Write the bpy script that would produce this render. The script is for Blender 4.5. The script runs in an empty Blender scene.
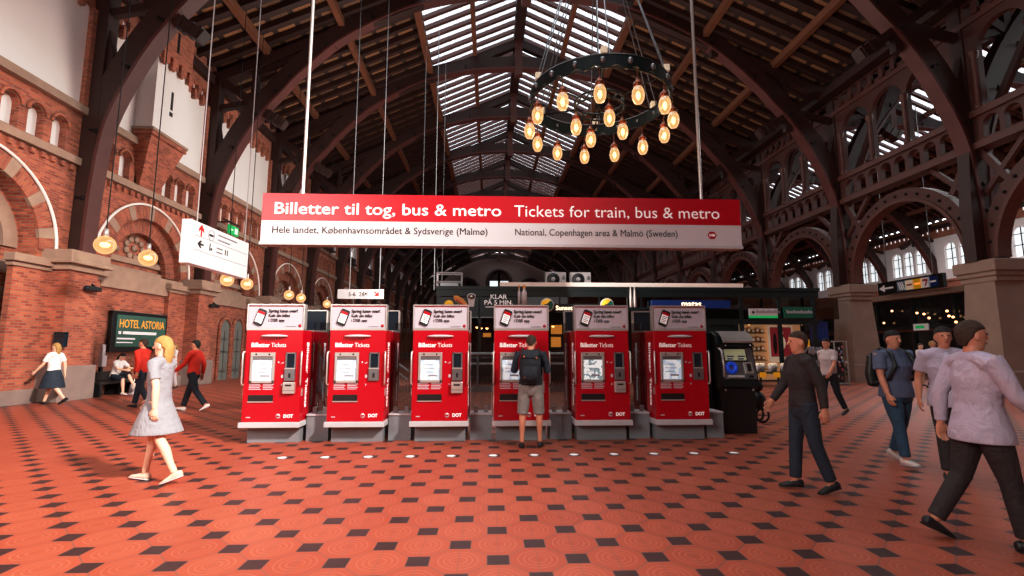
import bpy, bmesh, math, random
from mathutils import Vector, Matrix, Euler
random.seed(7)
COL = bpy.context.scene.collection
PI = math.pi
R = math.radians
# ---------------------------------------------------------------- camera numbers (1024x576 frame)
F, PITCH, YAW, CAMZ = 488.0, math.atan(60/488.0), 0.0, 1.5
YAW = math.atan(22*math.cos(PITCH)/F)
cF = Vector((math.sin(YAW)*math.cos(PITCH), math.cos(YAW)*math.cos(PITCH), math.sin(PITCH)))
cR = Vector((math.cos(YAW), -math.sin(YAW), 0)); cU = cR.cross(cF)
def P(px, py, X=None, Y=None, Z=None):
    d = cF*F + cR*(px-512) - cU*(py-288)
    t = X/d.x if X is not None else Y/d.y if Y is not None else (Z-CAMZ)/d.z
    return Vector((0,0,CAMZ)) + d*t
# ---------------------------------------------------------------- materials
def lin(h):
    h = h.lstrip('#'); c = [int(h[i:i+2],16)/255 for i in (0,2,4)]
    return tuple(v/12.92 if v <= .04045 else ((v+.055)/1.055)**2.4 for v in c)+(1,)
class NT:
    def __init__(s, name):
        s.m = bpy.data.materials.new(name); s.m.use_nodes = True
        s.t = s.m.node_tree; s.t.nodes.clear()
        s.out = s.t.nodes.new('ShaderNodeOutputMaterial')
    def n(s, typ, **kw):
        nd = s.t.nodes.new('ShaderNode'+typ)
        for k, v in kw.items():
            if k in nd.inputs: nd.inputs[k].default_value = v
            else: setattr(nd, k, v)
        return nd
    def l(s, a, b): s.t.links.new(a, b)
    def math(s, op, a, b=None, c=None):
        nd = s.t.nodes.new('ShaderNodeMath'); nd.operation = op
        for i, v in enumerate((a, b, c)):
            if v is None: continue
            if isinstance(v, (int, float)): nd.inputs[i].default_value = v
            else: s.l(v, nd.inputs[i])
        return nd.outputs[0]
    def mix(s, fac, a, b, typ='MIX'):
        nd = s.t.nodes.new('ShaderNodeMix'); nd.data_type = 'RGBA'; nd.blend_type = typ
        for i, v in ((0, fac), (6, a), (7, b)):
            if isinstance(v, (int, float, tuple)): nd.inputs[i].default_value = v
            else: s.l(v, nd.inputs[i])
        return nd.outputs[2]
    def noise(s, vec, scale, detail=3):
        nd = s.n('TexNoise'); nd.inputs['Scale'].default_value = scale; nd.inputs['Detail'].default_value = detail
        if vec is not None: s.l(vec, nd.inputs['Vector'])
        return nd.outputs['Fac']
    def obj(s): return s.n('TexCoord').outputs['Object']
    def geo(s): return s.n('NewGeometry').outputs['Position']
    def bsdf(s, col, rough=.6, metal=0., spec=.5):
        b = s.n('BsdfPrincipled')
        for k, v in (('Base Color', col), ('Roughness', rough), ('Metallic', metal)):
            if isinstance(v, (int, float, tuple)): b.inputs[k].default_value = v
            else: s.l(v, b.inputs[k])
        b.inputs['Specular IOR Level'].default_value = spec
        return b
    def done(s, sh): s.l(sh, s.out.inputs['Surface']); return s.m
_mats = {}
def mat(name, col, rough=.6, metal=0., emit=0., var=.12, scale=6., ecol=None, spec=.5):
    if name in _mats: return _mats[name]
    t = NT(name); c = lin(col)
    f = t.noise(t.obj(), scale)
    f = t.math('MULTIPLY_ADD', f, 2*var, 1-var)
    k = t.n('CombineXYZ')
    for i in range(3): t.l(f, k.inputs[i])
    cc = t.mix(1., c, k.outputs[0], 'MULTIPLY')
    b = t.bsdf(cc, rough, metal, spec)
    if name.startswith('cloth'):
        nz = t.n('TexNoise', Scale=9., Detail=3.); t.l(t.obj(), nz.inputs['Vector']); nz.inputs['Distortion'].default_value = 1.2
        bp = t.n('Bump', Strength=.55, Distance=.04); t.l(nz.outputs['Fac'], bp.inputs['Height']); t.l(bp.outputs[0], b.inputs['Normal'])
    if emit:
        b.inputs['Emission Color'].default_value = lin(ecol or col); b.inputs['Emission Strength'].default_value = emit
    _mats[name] = t.done(b.outputs[0]); return _mats[name]
def brick_mat(name, radial=False, dark=1.):
    t = NT(name); o = t.obj() if radial else t.geo()
    sx = t.n('SeparateXYZ'); t.l(o, sx.inputs[0]); x, y, z = sx.outputs
    cb = t.n('CombineXYZ')
    if radial:
        a = t.math('ARCTAN2', z, y); r = t.math('SQRT', t.math('ADD', t.math('MULTIPLY', y, y), t.math('MULTIPLY', z, z)))
        t.l(r, cb.inputs[0]); t.l(t.math('MULTIPLY', a, 2.3), cb.inputs[1])
    else:
        t.l(t.math('ADD', x, y), cb.inputs[0]); t.l(z, cb.inputs[1])
    bk = t.n('TexBrick', Scale=1.); t.l(cb.outputs[0], bk.inputs['Vector'])
    d = dark
    bk.inputs['Color1'].default_value = tuple(v*d for v in lin('#bd6a4a')[:3])+(1,)
    bk.inputs['Color2'].default_value = tuple(v*d for v in lin('#863a28')[:3])+(1,)
    bk.inputs['Mortar'].default_value = tuple(v*d for v in lin('#937466')[:3])+(1,)
    bk.inputs['Brick Width'].default_value = .23; bk.inputs['Row Height'].default_value = .075
    bk.inputs['Mortar Size'].default_value = .011; bk.inputs['Bias'].default_value = -.1
    f = t.math('MULTIPLY_ADD', t.noise(t.geo(), 1.3, 5), .7, .62)
    k = t.n('CombineXYZ')
    for i in range(3): t.l(f, k.inputs[i])
    c = t.mix(1., bk.outputs['Color'], k.outputs[0], 'MULTIPLY')
    b = t.bsdf(c, .85)
    bp = t.n('Bump', Strength=.5, Distance=.01); t.l(t.math('SUBTRACT', 1., bk.outputs['Fac']), bp.inputs['Height']); t.l(bp.outputs[0], b.inputs['Normal'])
    return t.done(b.outputs[0])
def floor_mat():
    s = .568; p0 = P(498.2, 559.9, Z=0)
    t = NT('floor_tile'); sx = t.n('SeparateXYZ'); t.l(t.geo(), sx.inputs[0]); x, y, z = sx.outputs
    u = t.math('MULTIPLY', t.math('SUBTRACT', x, p0.x), 1/s); v = t.math('MULTIPLY', t.math('SUBTRACT', y, p0.y), 1/s)
    def cen(a, off):   # signed distance to the nearest lattice line
        return t.math('SUBTRACT', t.math('FRACT', t.math('ADD', a, .5-off)), .5)
    def absn(a): return t.math('ABSOLUTE', a)
    def sq(off):
        return t.math('MAXIMUM', absn(cen(u, off)), absn(cen(v, off)))
    dsq = t.math('MINIMUM', sq(0.), sq(.5))
    dark = t.math('LESS_THAN', dsq, .137)
    g1 = t.math('LESS_THAN', absn(t.math('SUBTRACT', dsq, .142)), .007)
    dg = t.math('MINIMUM', absn(cen(t.math('SUBTRACT', u, v), 0.)), absn(cen(t.math('ADD', u, v), 0.)))
    g2 = t.math('LESS_THAN', dg, .012)
    g3 = t.math('LESS_THAN', t.math('MINIMUM', absn(cen(u, 0.)), absn(cen(u, .5))), .007)
    grout = t.math('MULTIPLY', t.math('MAXIMUM', g1, t.math('MAXIMUM', g2, t.math('MULTIPLY', g3, .6))), t.math('SUBTRACT', 1., dark))
    def ring(ou, ov):
        a, b = cen(u, ou), cen(v, ov)
        return t.math('SQRT', t.math('ADD', t.math('MULTIPLY', a, a), t.math('MULTIPLY', b, b)))
    rr = t.math('MINIMUM', ring(.5, 0.), ring(0., .5))
    rings = t.math('LESS_THAN', absn(t.math('SUBTRACT', t.math('FRACT', t.math('MULTIPLY', rr, 14.)), .5)), .13)
    rings = t.math('MULTIPLY', rings, t.math('LESS_THAN', rr, .28)); rings = t.math('MULTIPLY', rings, t.math('GREATER_THAN', rr, .07))
    n1 = t.noise(t.geo(), .5, 4); n2 = t.noise(t.geo(), 9., 4)
    cell = t.n('TexWhiteNoise'); cell.noise_dimensions = '2D'
    cv = t.n('CombineXYZ'); t.l(t.math('FLOOR', t.math('ADD', u, v)), cv.inputs[0]); t.l(t.math('FLOOR', t.math('SUBTRACT', u, v)), cv.inputs[1]); t.l(cv.outputs[0], cell.inputs['Vector'])
    base = t.mix(n1, lin('#a34e36'), lin('#b86248'))
    base = t.mix(t.math('MULTIPLY', cell.outputs['Value'], .5), base, lin('#96402c'))
    base = t.mix(t.math('MULTIPLY', n2, .25), base, lin('#8a3c2c'))
    base = t.mix(t.math('MULTIPLY', rings, .2), base, lin('#d9967a'))
    base = t.mix(t.math('MULTIPLY', grout, .8), base, lin('#75574e'))
    base = t.mix(dark, base, lin('#3f2727'))
    b = t.bsdf(base, t.math('MULTIPLY_ADD', n1, .15, .36), 0., .45)
    bp = t.n('Bump', Strength=.35, Distance=.004); t.l(t.math('SUBTRACT', t.math('MULTIPLY', rings, .4), grout), bp.inputs['Height']); t.l(bp.outputs[0], b.inputs['Normal'])
    return t.done(b.outputs[0])
def board_mat():
    t = NT('roof_boards'); o = t.obj(); sx = t.n('SeparateXYZ'); t.l(o, sx.inputs[0]); x, y, z = sx.outputs
    cb = t.n('CombineXYZ'); t.l(x, cb.inputs[0]); t.l(y, cb.inputs[1])
    bk = t.n('TexBrick', Scale=1.); t.l(cb.outputs[0], bk.inputs['Vector'])
    bk.inputs['Color1'].default_value = lin('#a8754f'); bk.inputs['Color2'].default_value = lin('#654734'); bk.inputs['Mortar'].default_value = lin('#33221c')
    bk.inputs['Brick Width'].default_value = .95; bk.inputs['Row Height'].default_value = .7875; bk.inputs['Mortar Size'].default_value = .12; bk.offset = 0
    w = t.math('MULTIPLY', t.math('LESS_THAN', t.math('FRACT', t.math('MULTIPLY', x, 7.)), .15), .5)
    c = t.mix(w, bk.outputs['Color'], lin('#2e1c15'))
    return t.done(t.bsdf(c, .75).outputs[0])
def glass_mat(name, tint='#dfe8ea', refl=.12, alpha=.9):
    t = NT(name); tr = t.n('BsdfTransparent'); tr.inputs[0].default_value = tuple(v*alpha for v in lin(tint)[:3])+(1,)
    gl = t.n('BsdfGlossy'); gl.inputs['Roughness'].default_value = .03
    fr = t.n('LayerWeight'); fr.inputs['Blend'].default_value = .25
    f = t.math('MULTIPLY_ADD', fr.outputs['Fresnel'], .6, refl*.4)
    mx = t.n('MixShader'); t.l(f, mx.inputs[0]); t.l(tr.outputs[0], mx.inputs[1]); t.l(gl.outputs[0], mx.inputs[2])
    return t.done(mx.outputs[0])
def globe_mat(name, e=1.6):
    t = NT(name); tr = t.n('BsdfTransparent'); tr.inputs[0].default_value = lin('#ffe6c8')
    em = t.n('Emission'); em.inputs[0].default_value = lin('#ffc894'); em.inputs[1].default_value = e
    gl = t.n('BsdfGlossy'); gl.inputs['Roughness'].default_value = .08
    lw = t.n('LayerWeight'); lw.inputs['Blend'].default_value = .4
    m1 = t.n('MixShader'); m1.inputs[0].default_value = .3; t.l(em.outputs[0], m1.inputs[1]); t.l(gl.outputs[0], m1.inputs[2])
    mx = t.n('MixShader'); t.l(t.math('MULTIPLY_ADD', lw.outputs['Facing'], .45, .35), mx.inputs[0]); t.l(tr.outputs[0], mx.inputs[1]); t.l(m1.outputs[0], mx.inputs[2])
    return t.done(mx.outputs[0])
def shelf_mat():      # blurred rows of lit goods
    t = NT('lit_goods'); vo = t.n('TexVoronoi', Scale=5.); t.l(t.obj(), vo.inputs['Vector'])
    c = t.mix(.55, vo.outputs['Color'], lin('#b0632a'), 'MIX')
    b = t.bsdf(c, .6); t.l(c, b.inputs['Emission Color']); b.inputs['Emission Strength'].default_value = .35
    return t.done(b.outputs[0])
def screen_mat(name, c1, c2, scale, e):
    t = NT(name); vo = t.n('TexVoronoi', Scale=scale); t.l(t.obj(), vo.inputs['Vector'])
    f = t.math('GREATER_THAN', t.noise(t.obj(), scale, 1), .5)
    c = t.mix(f, lin(c1), lin(c2)); b = t.bsdf(c, .2)
    t.l(c, b.inputs['Emission Color']); b.inputs['Emission Strength'].default_value = e
    return t.done(b.outputs[0])
M = dict(
 brick=brick_mat('brick'), brick_ring=brick_mat('brick_radial', True, .9), floor=floor_mat(), boards=board_mat(),
 stone=mat('sandstone', '#a08878', .85, var=.25, scale=3), stone_dark=mat('grey_stone', '#8b7c76', .85, var=.25, scale=2.5),
 granite=mat('pillar_stone', '#8d7568', .8, var=.3, scale=1.6),
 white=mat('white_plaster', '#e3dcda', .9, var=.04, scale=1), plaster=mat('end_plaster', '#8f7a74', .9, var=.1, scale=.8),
 trimwhite=mat('white_trim', '#f2e8e2', .7, var=.03),
 timber=mat('dark_timber', '#331b17', .55, var=.3, scale=2.), timber_red=mat('red_timber', '#573029', .5, var=.3, scale=2.), flange=mat('flange_timber', '#5a302c', .5, var=.3, scale=2.),
 timber_arc=mat('arcade_timber', '#4a2620', .55, var=.3, scale=2.), purlin=mat('purlin_wood', '#74452f', .6, var=.3, scale=3),
 iron=mat('iron', '#1c1a1c', .45, .6), bolt=mat('bolt', '#120e0e', .5, .5),
 red=mat('machine_red', '#b00019', .28, var=.03), red2=mat('machine_red_side', '#a80418', .3, var=.04), sign_red=mat('sign_red', '#b4001a', .35, var=.02),
 signwhite=mat('sign_white', '#cbc5ca', .45, var=.02), poster=mat('sign_paper', '#bcb3bd', .5, var=.03), pure=mat('letter_white', '#f4f1f2', .5, var=0, emit=.12), letter=mat('letter_black', '#2a2428', .6, var=0),
 letter_grey=mat('letter_grey', '#8d868c', .6, var=0), arrow=mat('arrow_red', '#d92a20', .5, var=0),
 silver=mat('silver', '#c9c4c2', .3, .6, var=.05), steel=mat('steel', '#8d8f93', .35, .8, var=.08), plinth=mat('grey_plinth', '#7f8389', .6, var=.08, scale=2),
 ledge=mat('grey_ledge', '#b9b6ba', .5, var=.03), darkglass=mat('dark_panel', '#1c2630', .15, var=.05), black=mat('black_plastic', '#15181b', .4, var=.05),
 slot=mat('slot', '#1c1416', .4), screen=screen_mat('screen_blue', '#b9cfe0', '#dce8f0', 9, .3), screen_map=screen_mat('screen_map', '#8fa5ac', '#eaf2f5', 12, .35),
 glass=glass_mat('clear_glass'), skyglass=glass_mat('roof_glass', '#f6fbff', .05, 1.), smoke=glass_mat('smoked_glass', '#a9aea8', .3, .85),
 globe=globe_mat('globe_glass'), hot=mat('filament', '#ffd9a0', .5, emit=14., var=0, ecol='#ffb060'),
 teal=mat('kiosk_frame', '#182427', .4, .2, var=.1), teal_panel=mat('kiosk_panel', '#16272c', .4, var=.08), kroof=mat('kiosk_roof', '#b9ada2', .7, var=.1),
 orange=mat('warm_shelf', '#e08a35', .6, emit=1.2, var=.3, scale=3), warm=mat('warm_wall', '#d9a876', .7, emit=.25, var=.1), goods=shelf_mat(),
 blue=mat('blue_sign', '#0b2a6b', .4, emit=.08, var=.03), green=mat('green_sign', '#0d5a48', .4, var=.04), exitgreen=mat('exit_green', '#18a05a', .4, emit=.6, var=0),
 yellow=mat('yellow', '#f2b823', .5, emit=.15, var=.05), bun=mat('bread', '#d9944a', .7, var=.2, scale=8), tomato=mat('tomato', '#c22a1e', .5), leaf=mat('lettuce', '#4c7a35', .6), coffee=mat('coffee', '#2a150c', .3),
 phoneblue=mat('handset_blue', '#1c4fd6', .35, emit=.15, var=0), lcd=mat('lcd_green', '#b9bd96', .4, emit=.15, var=.05), teal_back=mat('poster_teal', '#3d6358', .4, emit=.12, var=.25, scale=1.5),
 gold=mat('poster_gold', '#e2a144', .5, emit=.25, var=0), skyblue=mat('pale_blue', '#7f9fc0', .5), rubber=mat('rubber', '#141416', .7), door=mat('grey_door', '#7b7f7a', .6, var=.12, scale=3),
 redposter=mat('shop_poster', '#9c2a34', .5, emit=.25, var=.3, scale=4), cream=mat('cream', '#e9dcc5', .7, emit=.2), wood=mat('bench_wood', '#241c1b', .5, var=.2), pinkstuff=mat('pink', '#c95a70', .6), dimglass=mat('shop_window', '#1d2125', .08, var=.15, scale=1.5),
)
# ---------------------------------------------------------------- mesh builder
class MB:
    def __init__(s): s.v = []; s.f = []; s.sm = []
    def add(s, vs, fs, smooth=False):
        b = len(s.v); s.v += [tuple(v) for v in vs]; s.f += [[b+i for i in f] for f in fs]; s.sm += [smooth]*len(fs); return s
    def box(s, x0, x1, y0, y1, z0, z1):
        return s.add([(x0,y0,z0),(x1,y0,z0),(x1,y1,z0),(x0,y1,z0),(x0,y0,z1),(x1,y0,z1),(x1,y1,z1),(x0,y1,z1)],
              [(0,3,2,1),(4,5,6,7),(0,1,5,4),(1,2,6,5),(2,3,7,6),(3,0,4,7)])
    def bar(s, p, q, w, h, up=(0,0,1)):
        p, q = Vector(p), Vector(q); d = (q-p).normalized(); u = Vector(up)
        if abs(d.dot(u)) > .99: u = Vector((0,1,0))
        a = d.cross(u).normalized()*w/2; b = a.cross(d).normalized()*h/2
        vs = [p-a-b, p+a-b, p+a+b, p-a+b, q-a-b, q+a-b, q+a+b, q-a+b]
        return s.add(vs, [(0,1,2,3),(7,6,5,4),(0,4,5,1),(1,5,6,2),(2,6,7,3),(3,7,4,0)])
    def tube(s, pts, r, n=8, closed=False, cap=True):
        pts = [Vector(p) for p in pts]; k = len(pts); rings = []; prev = None
        rs = r if isinstance(r, (list, tuple)) else [r]*k
        for i, p in enumerate(pts):
            if closed: d = pts[(i+1) % k]-pts[i-1]
            else: d = pts[min(i+1, k-1)]-pts[max(i-1, 0)]
            d.normalize()
            if prev is None:
                a = d.orthogonal().normalized()
            else:
                a = prev-d*prev.dot(d)
                a = a.normalized() if a.length > 1e-6 else d.orthogonal().normalized()
            prev = a; b = d.cross(a)
            rings.append([p+(a*math.cos(2*PI*j/n)+b*math.sin(2*PI*j/n))*rs[i] for j in range(n)])
        vs = [v for rg in rings for v in rg]; fs = []
        for i in range(k if closed else k-1):
            o, o2 = i*n, ((i+1) % k)*n
            for j in range(n): fs.append((o+j, o+(j+1) % n, o2+(j+1) % n, o2+j))
        s.add(vs, fs, True)
        if cap and not closed:
            s.add(rings[0], [tuple(range(n))[::-1]]); s.add(rings[-1], [tuple(range(n))])
        return s
    def lathe(s, prof, c=(0,0,0), n=16, axis='z', smooth=True):
        vs = []; fs = []; k = len(prof)
        for i, (r, h) in enumerate(prof):
            for j in range(n):
                a = 2*PI*j/n; x, y = r*math.cos(a), r*math.sin(a)
                p = (x, y, h) if axis == 'z' else (x, h, y) if axis == 'y' else (h, x, y)
                vs.append((p[0]+c[0], p[1]+c[1], p[2]+c[2]))
        for i in range(k-1):
            for j in range(n):
                q = (i*n+j, i*n+(j+1) % n, (i+1)*n+(j+1) % n, (i+1)*n+j)
                fs.append(q if axis != 'y' else q[::-1])
        return s.add(vs, fs, smooth)
    def ell(s, c, rx, ry, rz, n=14, m=9, rot=None):
        vs = []; fs = []
        for i in range(m+1):
            t = PI*i/m
            for j in range(n):
                a = 2*PI*j/n; v = Vector((rx*math.sin(t)*math.cos(a), ry*math.sin(t)*math.sin(a), rz*math.cos(t)))
                if rot is not None: v = rot @ v
                vs.append(v+Vector(c))
        for i in range(m):
            for j in range(n): fs.append((i*n+j, (i+1)*n+j, (i+1)*n+(j+1) % n, i*n+(j+1) % n))
        return s.add(vs, fs, True)
    def prism(s, poly, a0, a1, axis='x', smooth=False):
        n = len(poly)
        def mk(u, v, a): return (a, u, v) if axis == 'x' else (u, a, v) if axis == 'y' else (u, v, a)
        vs = [mk(u, v, a0) for u, v in poly]+[mk(u, v, a1) for u, v in poly]
        return s.add(vs, [tuple(range(n)), tuple(range(2*n-1, n-1, -1))]+[(i, (i+1) % n, n+(i+1) % n, n+i) for i in range(n)], smooth)
    def loft(s, pts, rad, xa=(1,0,0), n=16, cap=.5):
        """elliptical sections (a along xa, b across) along pts, closed with rounded ends"""
        pts = [Vector(p) for p in pts]; k = len(pts); xa = Vector(xa); P2 = []; R2 = []
        d0 = (pts[1]-pts[0]).normalized(); d1 = (pts[-1]-pts[-2]).normalized()
        for e in (.25, .7): pass
        if cap:
            c = cap*min(rad[0]); P2 += [pts[0]-d0*c, pts[0]-d0*c*.7]; R2 += [(rad[0][0]*.35, rad[0][1]*.35), (rad[0][0]*.75, rad[0][1]*.75)]
        P2 += pts; R2 += list(rad)
        if cap:
            c = cap*min(rad[-1]); P2 += [pts[-1]+d1*c*.7, pts[-1]+d1*c]; R2 += [(rad[-1][0]*.75, rad[-1][1]*.75), (rad[-1][0]*.35, rad[-1][1]*.35)]
        vs = []; k = len(P2)
        for i in range(k):
            d = (P2[min(i+1, k-1)]-P2[max(i-1, 0)]).normalized()
            a = xa-d*xa.dot(d); a = a.normalized() if a.length > 1e-4 else d.orthogonal().normalized(); b = d.cross(a)
            for j in range(n):
                t = 2*PI*j/n; vs.append(P2[i]+a*R2[i][0]*math.cos(t)+b*R2[i][1]*math.sin(t))
        fs = [(i*n+j, i*n+(j+1) % n, (i+1)*n+(j+1) % n, (i+1)*n+j) for i in range(k-1) for j in range(n)]
        fs += [tuple(range(n))[::-1], tuple(range((k-1)*n, k*n))]
        return s.add(vs, fs, True)
    def mesh(s, name, m=None):
        me = bpy.data.meshes.new(name); me.from_pydata(s.v, [], s.f); me.update()
        bm = bmesh.new(); bm.from_mesh(me); bmesh.ops.recalc_face_normals(bm, faces=bm.faces); bm.to_mesh(me); bm.free()
        me.polygons.foreach_set('use_smooth', s.sm)
        if m: me.materials.append(m)
        return me
    def build(s, name, m, parent=None, loc=(0,0,0), world=False, bevel=0, rot=None):
        if world and parent is not None:
            o = parent.location; s.v = [(a-o[0], b-o[1], c-o[2]) for a, b, c in s.v]
        ob = bpy.data.objects.new(name, s.mesh(name, m)); COL.objects.link(ob); ob.location = loc
        if rot: ob.rotation_euler = rot
        if parent is not None: ob.parent = parent
        if bevel:
            md = ob.modifiers.new('b', 'BEVEL'); md.width = bevel; md.segments = 2; md.limit_method = 'ANGLE'
        return ob
def tag(o, label, cat, group=None):
    o['label'] = label; o['category'] = cat
    if group: o['group'] = group
    return o
def thing(name, label, cat, loc=(0,0,0), rz=0, group=None):
    o = bpy.data.objects.new(name, None); COL.objects.link(o); o.location = loc; o.rotation_euler = (0,0,rz); o.empty_display_size = .2
    return tag(o, label, cat, group)
def struct(name, loc=(0,0,0)):
    o = bpy.data.objects.new(name, None); COL.objects.link(o); o.location = loc; o['kind'] = 'structure'; return o
def st(o): o['kind'] = 'structure'; return o
def kids(o): return [c for c in bpy.data.objects if c.parent is o]
_tree = {}
def dup(o, parent=None, skip=()):
    c = o.copy(); COL.objects.link(c)
    if parent is not None: c.parent = parent
    if o.name not in _tree: _tree[o.name] = kids(o)
    for k in _tree[o.name]:
        if k.name.split('.')[0] in skip: continue
        dup(k, c, skip)
    return c
def copy_thing(o, loc, label, rz=None, skip=()):
    c = dup(o, None, skip); c.location = loc
    if rz is not None: c.rotation_euler = (0,0,rz)
    if label: c['label'] = label
    return c
_tm = {}
def text(s, size, m, parent, loc, face='-y', bold=0., align='LEFT', width=None, name='lettering', shear=0, space=1.):
    key = (s, size, bold, align, width, m.name, shear)
    if key not in _tm:
        cu = bpy.data.curves.new('t', 'FONT'); cu.body = s; cu.size = size; cu.align_x = align; cu.extrude = .003; cu.shear = shear; cu.space_character = space
        cu.resolution_u = 3
        ob = bpy.data.objects.new('t', cu); COL.objects.link(ob); dg = bpy.context.evaluated_depsgraph_get()
        me = bpy.data.meshes.new_from_object(ob.evaluated_get(dg)); bpy.data.objects.remove(ob)
        if bold:
            bm = bmesh.new()
            for dx, dz in ((-1,0),(1,0),(0,-.7),(0,.7),(0,0)):
                m2 = me.copy(); m2.transform(Matrix.Translation((dx*bold, dz*bold, .0004*dx))); bm.from_mesh(m2); bpy.data.meshes.remove(m2)
            bm.to_mesh(me); bm.free()
        if width:
            xs = [v.co.x for v in me.vertices]; k = width/(max(xs)-min(xs))
            for v in me.vertices: v.co.x *= k
        me.materials.clear(); me.materials.append(m); _tm[key] = me
    rot = {'-y': (PI/2,0,0), '+x': (PI/2,0,PI/2), '-x': (PI/2,0,-PI/2), '+y': (PI/2,0,PI)}[face] if isinstance(face, str) else face
    if isinstance(_tm[key], bpy.types.Mesh): _tm[key] = by_word(_tm[key], s, size)
    for me in _tm[key]:
        ob = bpy.data.objects.new(name, me); COL.objects.link(ob); ob.parent = parent; ob.location = loc; ob.rotation_euler = rot
    return ob
def by_word(me, s, size):
    """one mesh per written word: cut at the widest gaps between the letters"""
    nw = len(s.split())
    if nw < 2: return [me]
    bm = bmesh.new(); bm.from_mesh(me); seen = set(); iv = []
    for v in bm.verts:
        if v in seen: continue
        st_, grp = [v], []
        seen.add(v)
        while st_:
            c = st_.pop(); grp.append(c)
            for e in c.link_edges:
                o = e.other_vert(c)
                if o not in seen: seen.add(o); st_.append(o)
        xs = [g.co.x for g in grp]; iv.append((min(xs), max(xs)))
    iv.sort(); gaps = []; hi = iv[0][1]
    for a, b in iv[1:]:
        if a > hi: gaps.append((a-hi, (a+hi)/2))
        hi = max(hi, b)
    cuts = sorted(x for _, x in sorted(gaps, reverse=True)[:nw-1]); out = []
    for lo, h in zip([-1e9]+cuts, cuts+[1e9]):
        b2 = bm.copy(); bmesh.ops.delete(b2, geom=[v for v in b2.verts if not lo <= v.co.x < h], context='VERTS')
        m2 = me.copy(); b2.to_mesh(m2); b2.free(); out.append(m2)
    bm.free(); return out
# a flat panel in (u, v) with openings (uc, half width, sill, spring, rise) and their reveals
def arch_panel(mb, u0, u1, v0, v1, ops, mp, depth=0., n=14, back=False):
    """mp(u, v, d) -> point; d = distance behind the face"""
    def quad(a, b, c, e, d=0.): mb.add([mp(*a, d), mp(*b, d), mp(*c, d), mp(*e, d)], [(0,1,2,3)])
    for d in ([0., depth] if back else [0.]):
        ops = sorted(ops); cur = u0
        for (uc, hw, sill, spring, rise) in ops:
            if uc-hw > cur+1e-5: quad((cur,v0),(uc-hw,v0),(uc-hw,v1),(cur,v1), d)
            if sill > v0+1e-5: quad((uc-hw,v0),(uc+hw,v0),(uc+hw,sill),(uc-hw,sill), d)
            pts = [(uc-hw*math.cos(PI*i/n), spring+rise*math.sin(PI*i/n)) for i in range(n+1)] if rise > 0 else [(uc-hw, spring), (uc+hw, spring)]
            for a, b in zip(pts, pts[1:]): quad(a, b, (b[0], v1), (a[0], v1), d)
            if d == 0. and depth:
                ol = [(uc-hw, sill)]+pts+[(uc+hw, sill)]
                for a, b in zip(ol, ol[1:]+ol[:1]):
                    mb.add([mp(*a, 0), mp(*b, 0), mp(*b, depth), mp(*a, depth)], [(0,1,2,3)])
            cur = uc+hw
        if u1 > cur+1e-5: quad((cur,v0),(u1,v0),(u1,v1),(cur,v1), d)
    return mb
def ring_seg(mb, r0, r1, a0, a1, x0, x1, n=3):
    """ring piece in the yz plane about the origin, between angles"""
    for i in range(n):
        b0, b1 = a0+(a1-a0)*i/n, a0+(a1-a0)*(i+1)/n
        q = [(r0*math.cos(b0), r0*math.sin(b0)), (r1*math.cos(b0), r1*math.sin(b0)), (r1*math.cos(b1), r1*math.sin(b1)), (r0*math.cos(b1), r0*math.sin(b1))]
        mb.prism(q, x0, x1, 'x')
def spline(pts, k=6):
    out = []; n = len(pts)
    for i in range(n-1):
        p0, p1, p2, p3 = (Vector(pts[max(i-1,0)]), Vector(pts[i]), Vector(pts[i+1]), Vector(pts[min(i+2,n-1)]))
        for j in range(k):
            t = j/k; out.append(.5*((2*p1)+(p2-p0)*t+(2*p0-5*p1+4*p2-p3)*t*t+(3*p1-p0-3*p2+p3)*t**3))
    out.append(Vector(pts[-1])); return out
# ================================================================ SETTING
HC, BAY, Y0, NF = 1.65, 6.3, 15.2, 13
WX, SH = -12.7, 28.85           # brick wall plane; spacing of the two naves
def frameY(i): return Y0+BAY*i
def roofz(x): return 20.8-.451*abs(x)
mb = MB(); mb.add([(-40,-30,0),(75,-30,0),(75,110,0),(-40,110,0)], [(0,1,2,3)])
st(mb.build('floor', M['floor']))
# ---- roof truss (arch frame), origin at the nave axis
HALF = [(-14.1,4.3),(-14.05,6.5),(-13.8,8.6),(-12.95,10.7),(-12.05,12.2),(-11.25,13.2),(-10.6,14.0),(-8.85,15.7),(-6.75,17.0),(-5.0,17.75),(-2.7,18.3),(0,18.5)]
ARC = spline(HALF, 5); ARC = ARC+[Vector((-p.x*1.05, p.y)) for p in ARC[-2::-1]]
def archx(z):
    for a, b in zip(ARC, ARC[1:]):
        if a.y <= z <= b.y: return a.x+(b.x-a.x)*(z-a.y)/max(1e-6, b.y-a.y)
    return 0
def ribbon(mb, pts, o0, o1, w):
    n = len(pts); vs = []
    for i, p in enumerate(pts):
        d = (pts[min(i+1,n-1)]-pts[max(i-1,0)]).normalized(); nn = Vector((-d.y, d.x))
        a, b = p+nn*o0, p+nn*o1
        vs += [(a.x,-w/2,a.y),(a.x,w/2,a.y),(b.x,w/2,b.y),(b.x,-w/2,b.y)]
    fs = [(0,1,2,3), tuple(range(4*n-4, 4*n))]
    for i in range(n-1):
        for j in range(4): fs.append((4*i+j, 4*i+(j+1) % 4, 4*i+4+(j+1) % 4, 4*i+4+j))
    mb.add(vs, fs)
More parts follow.
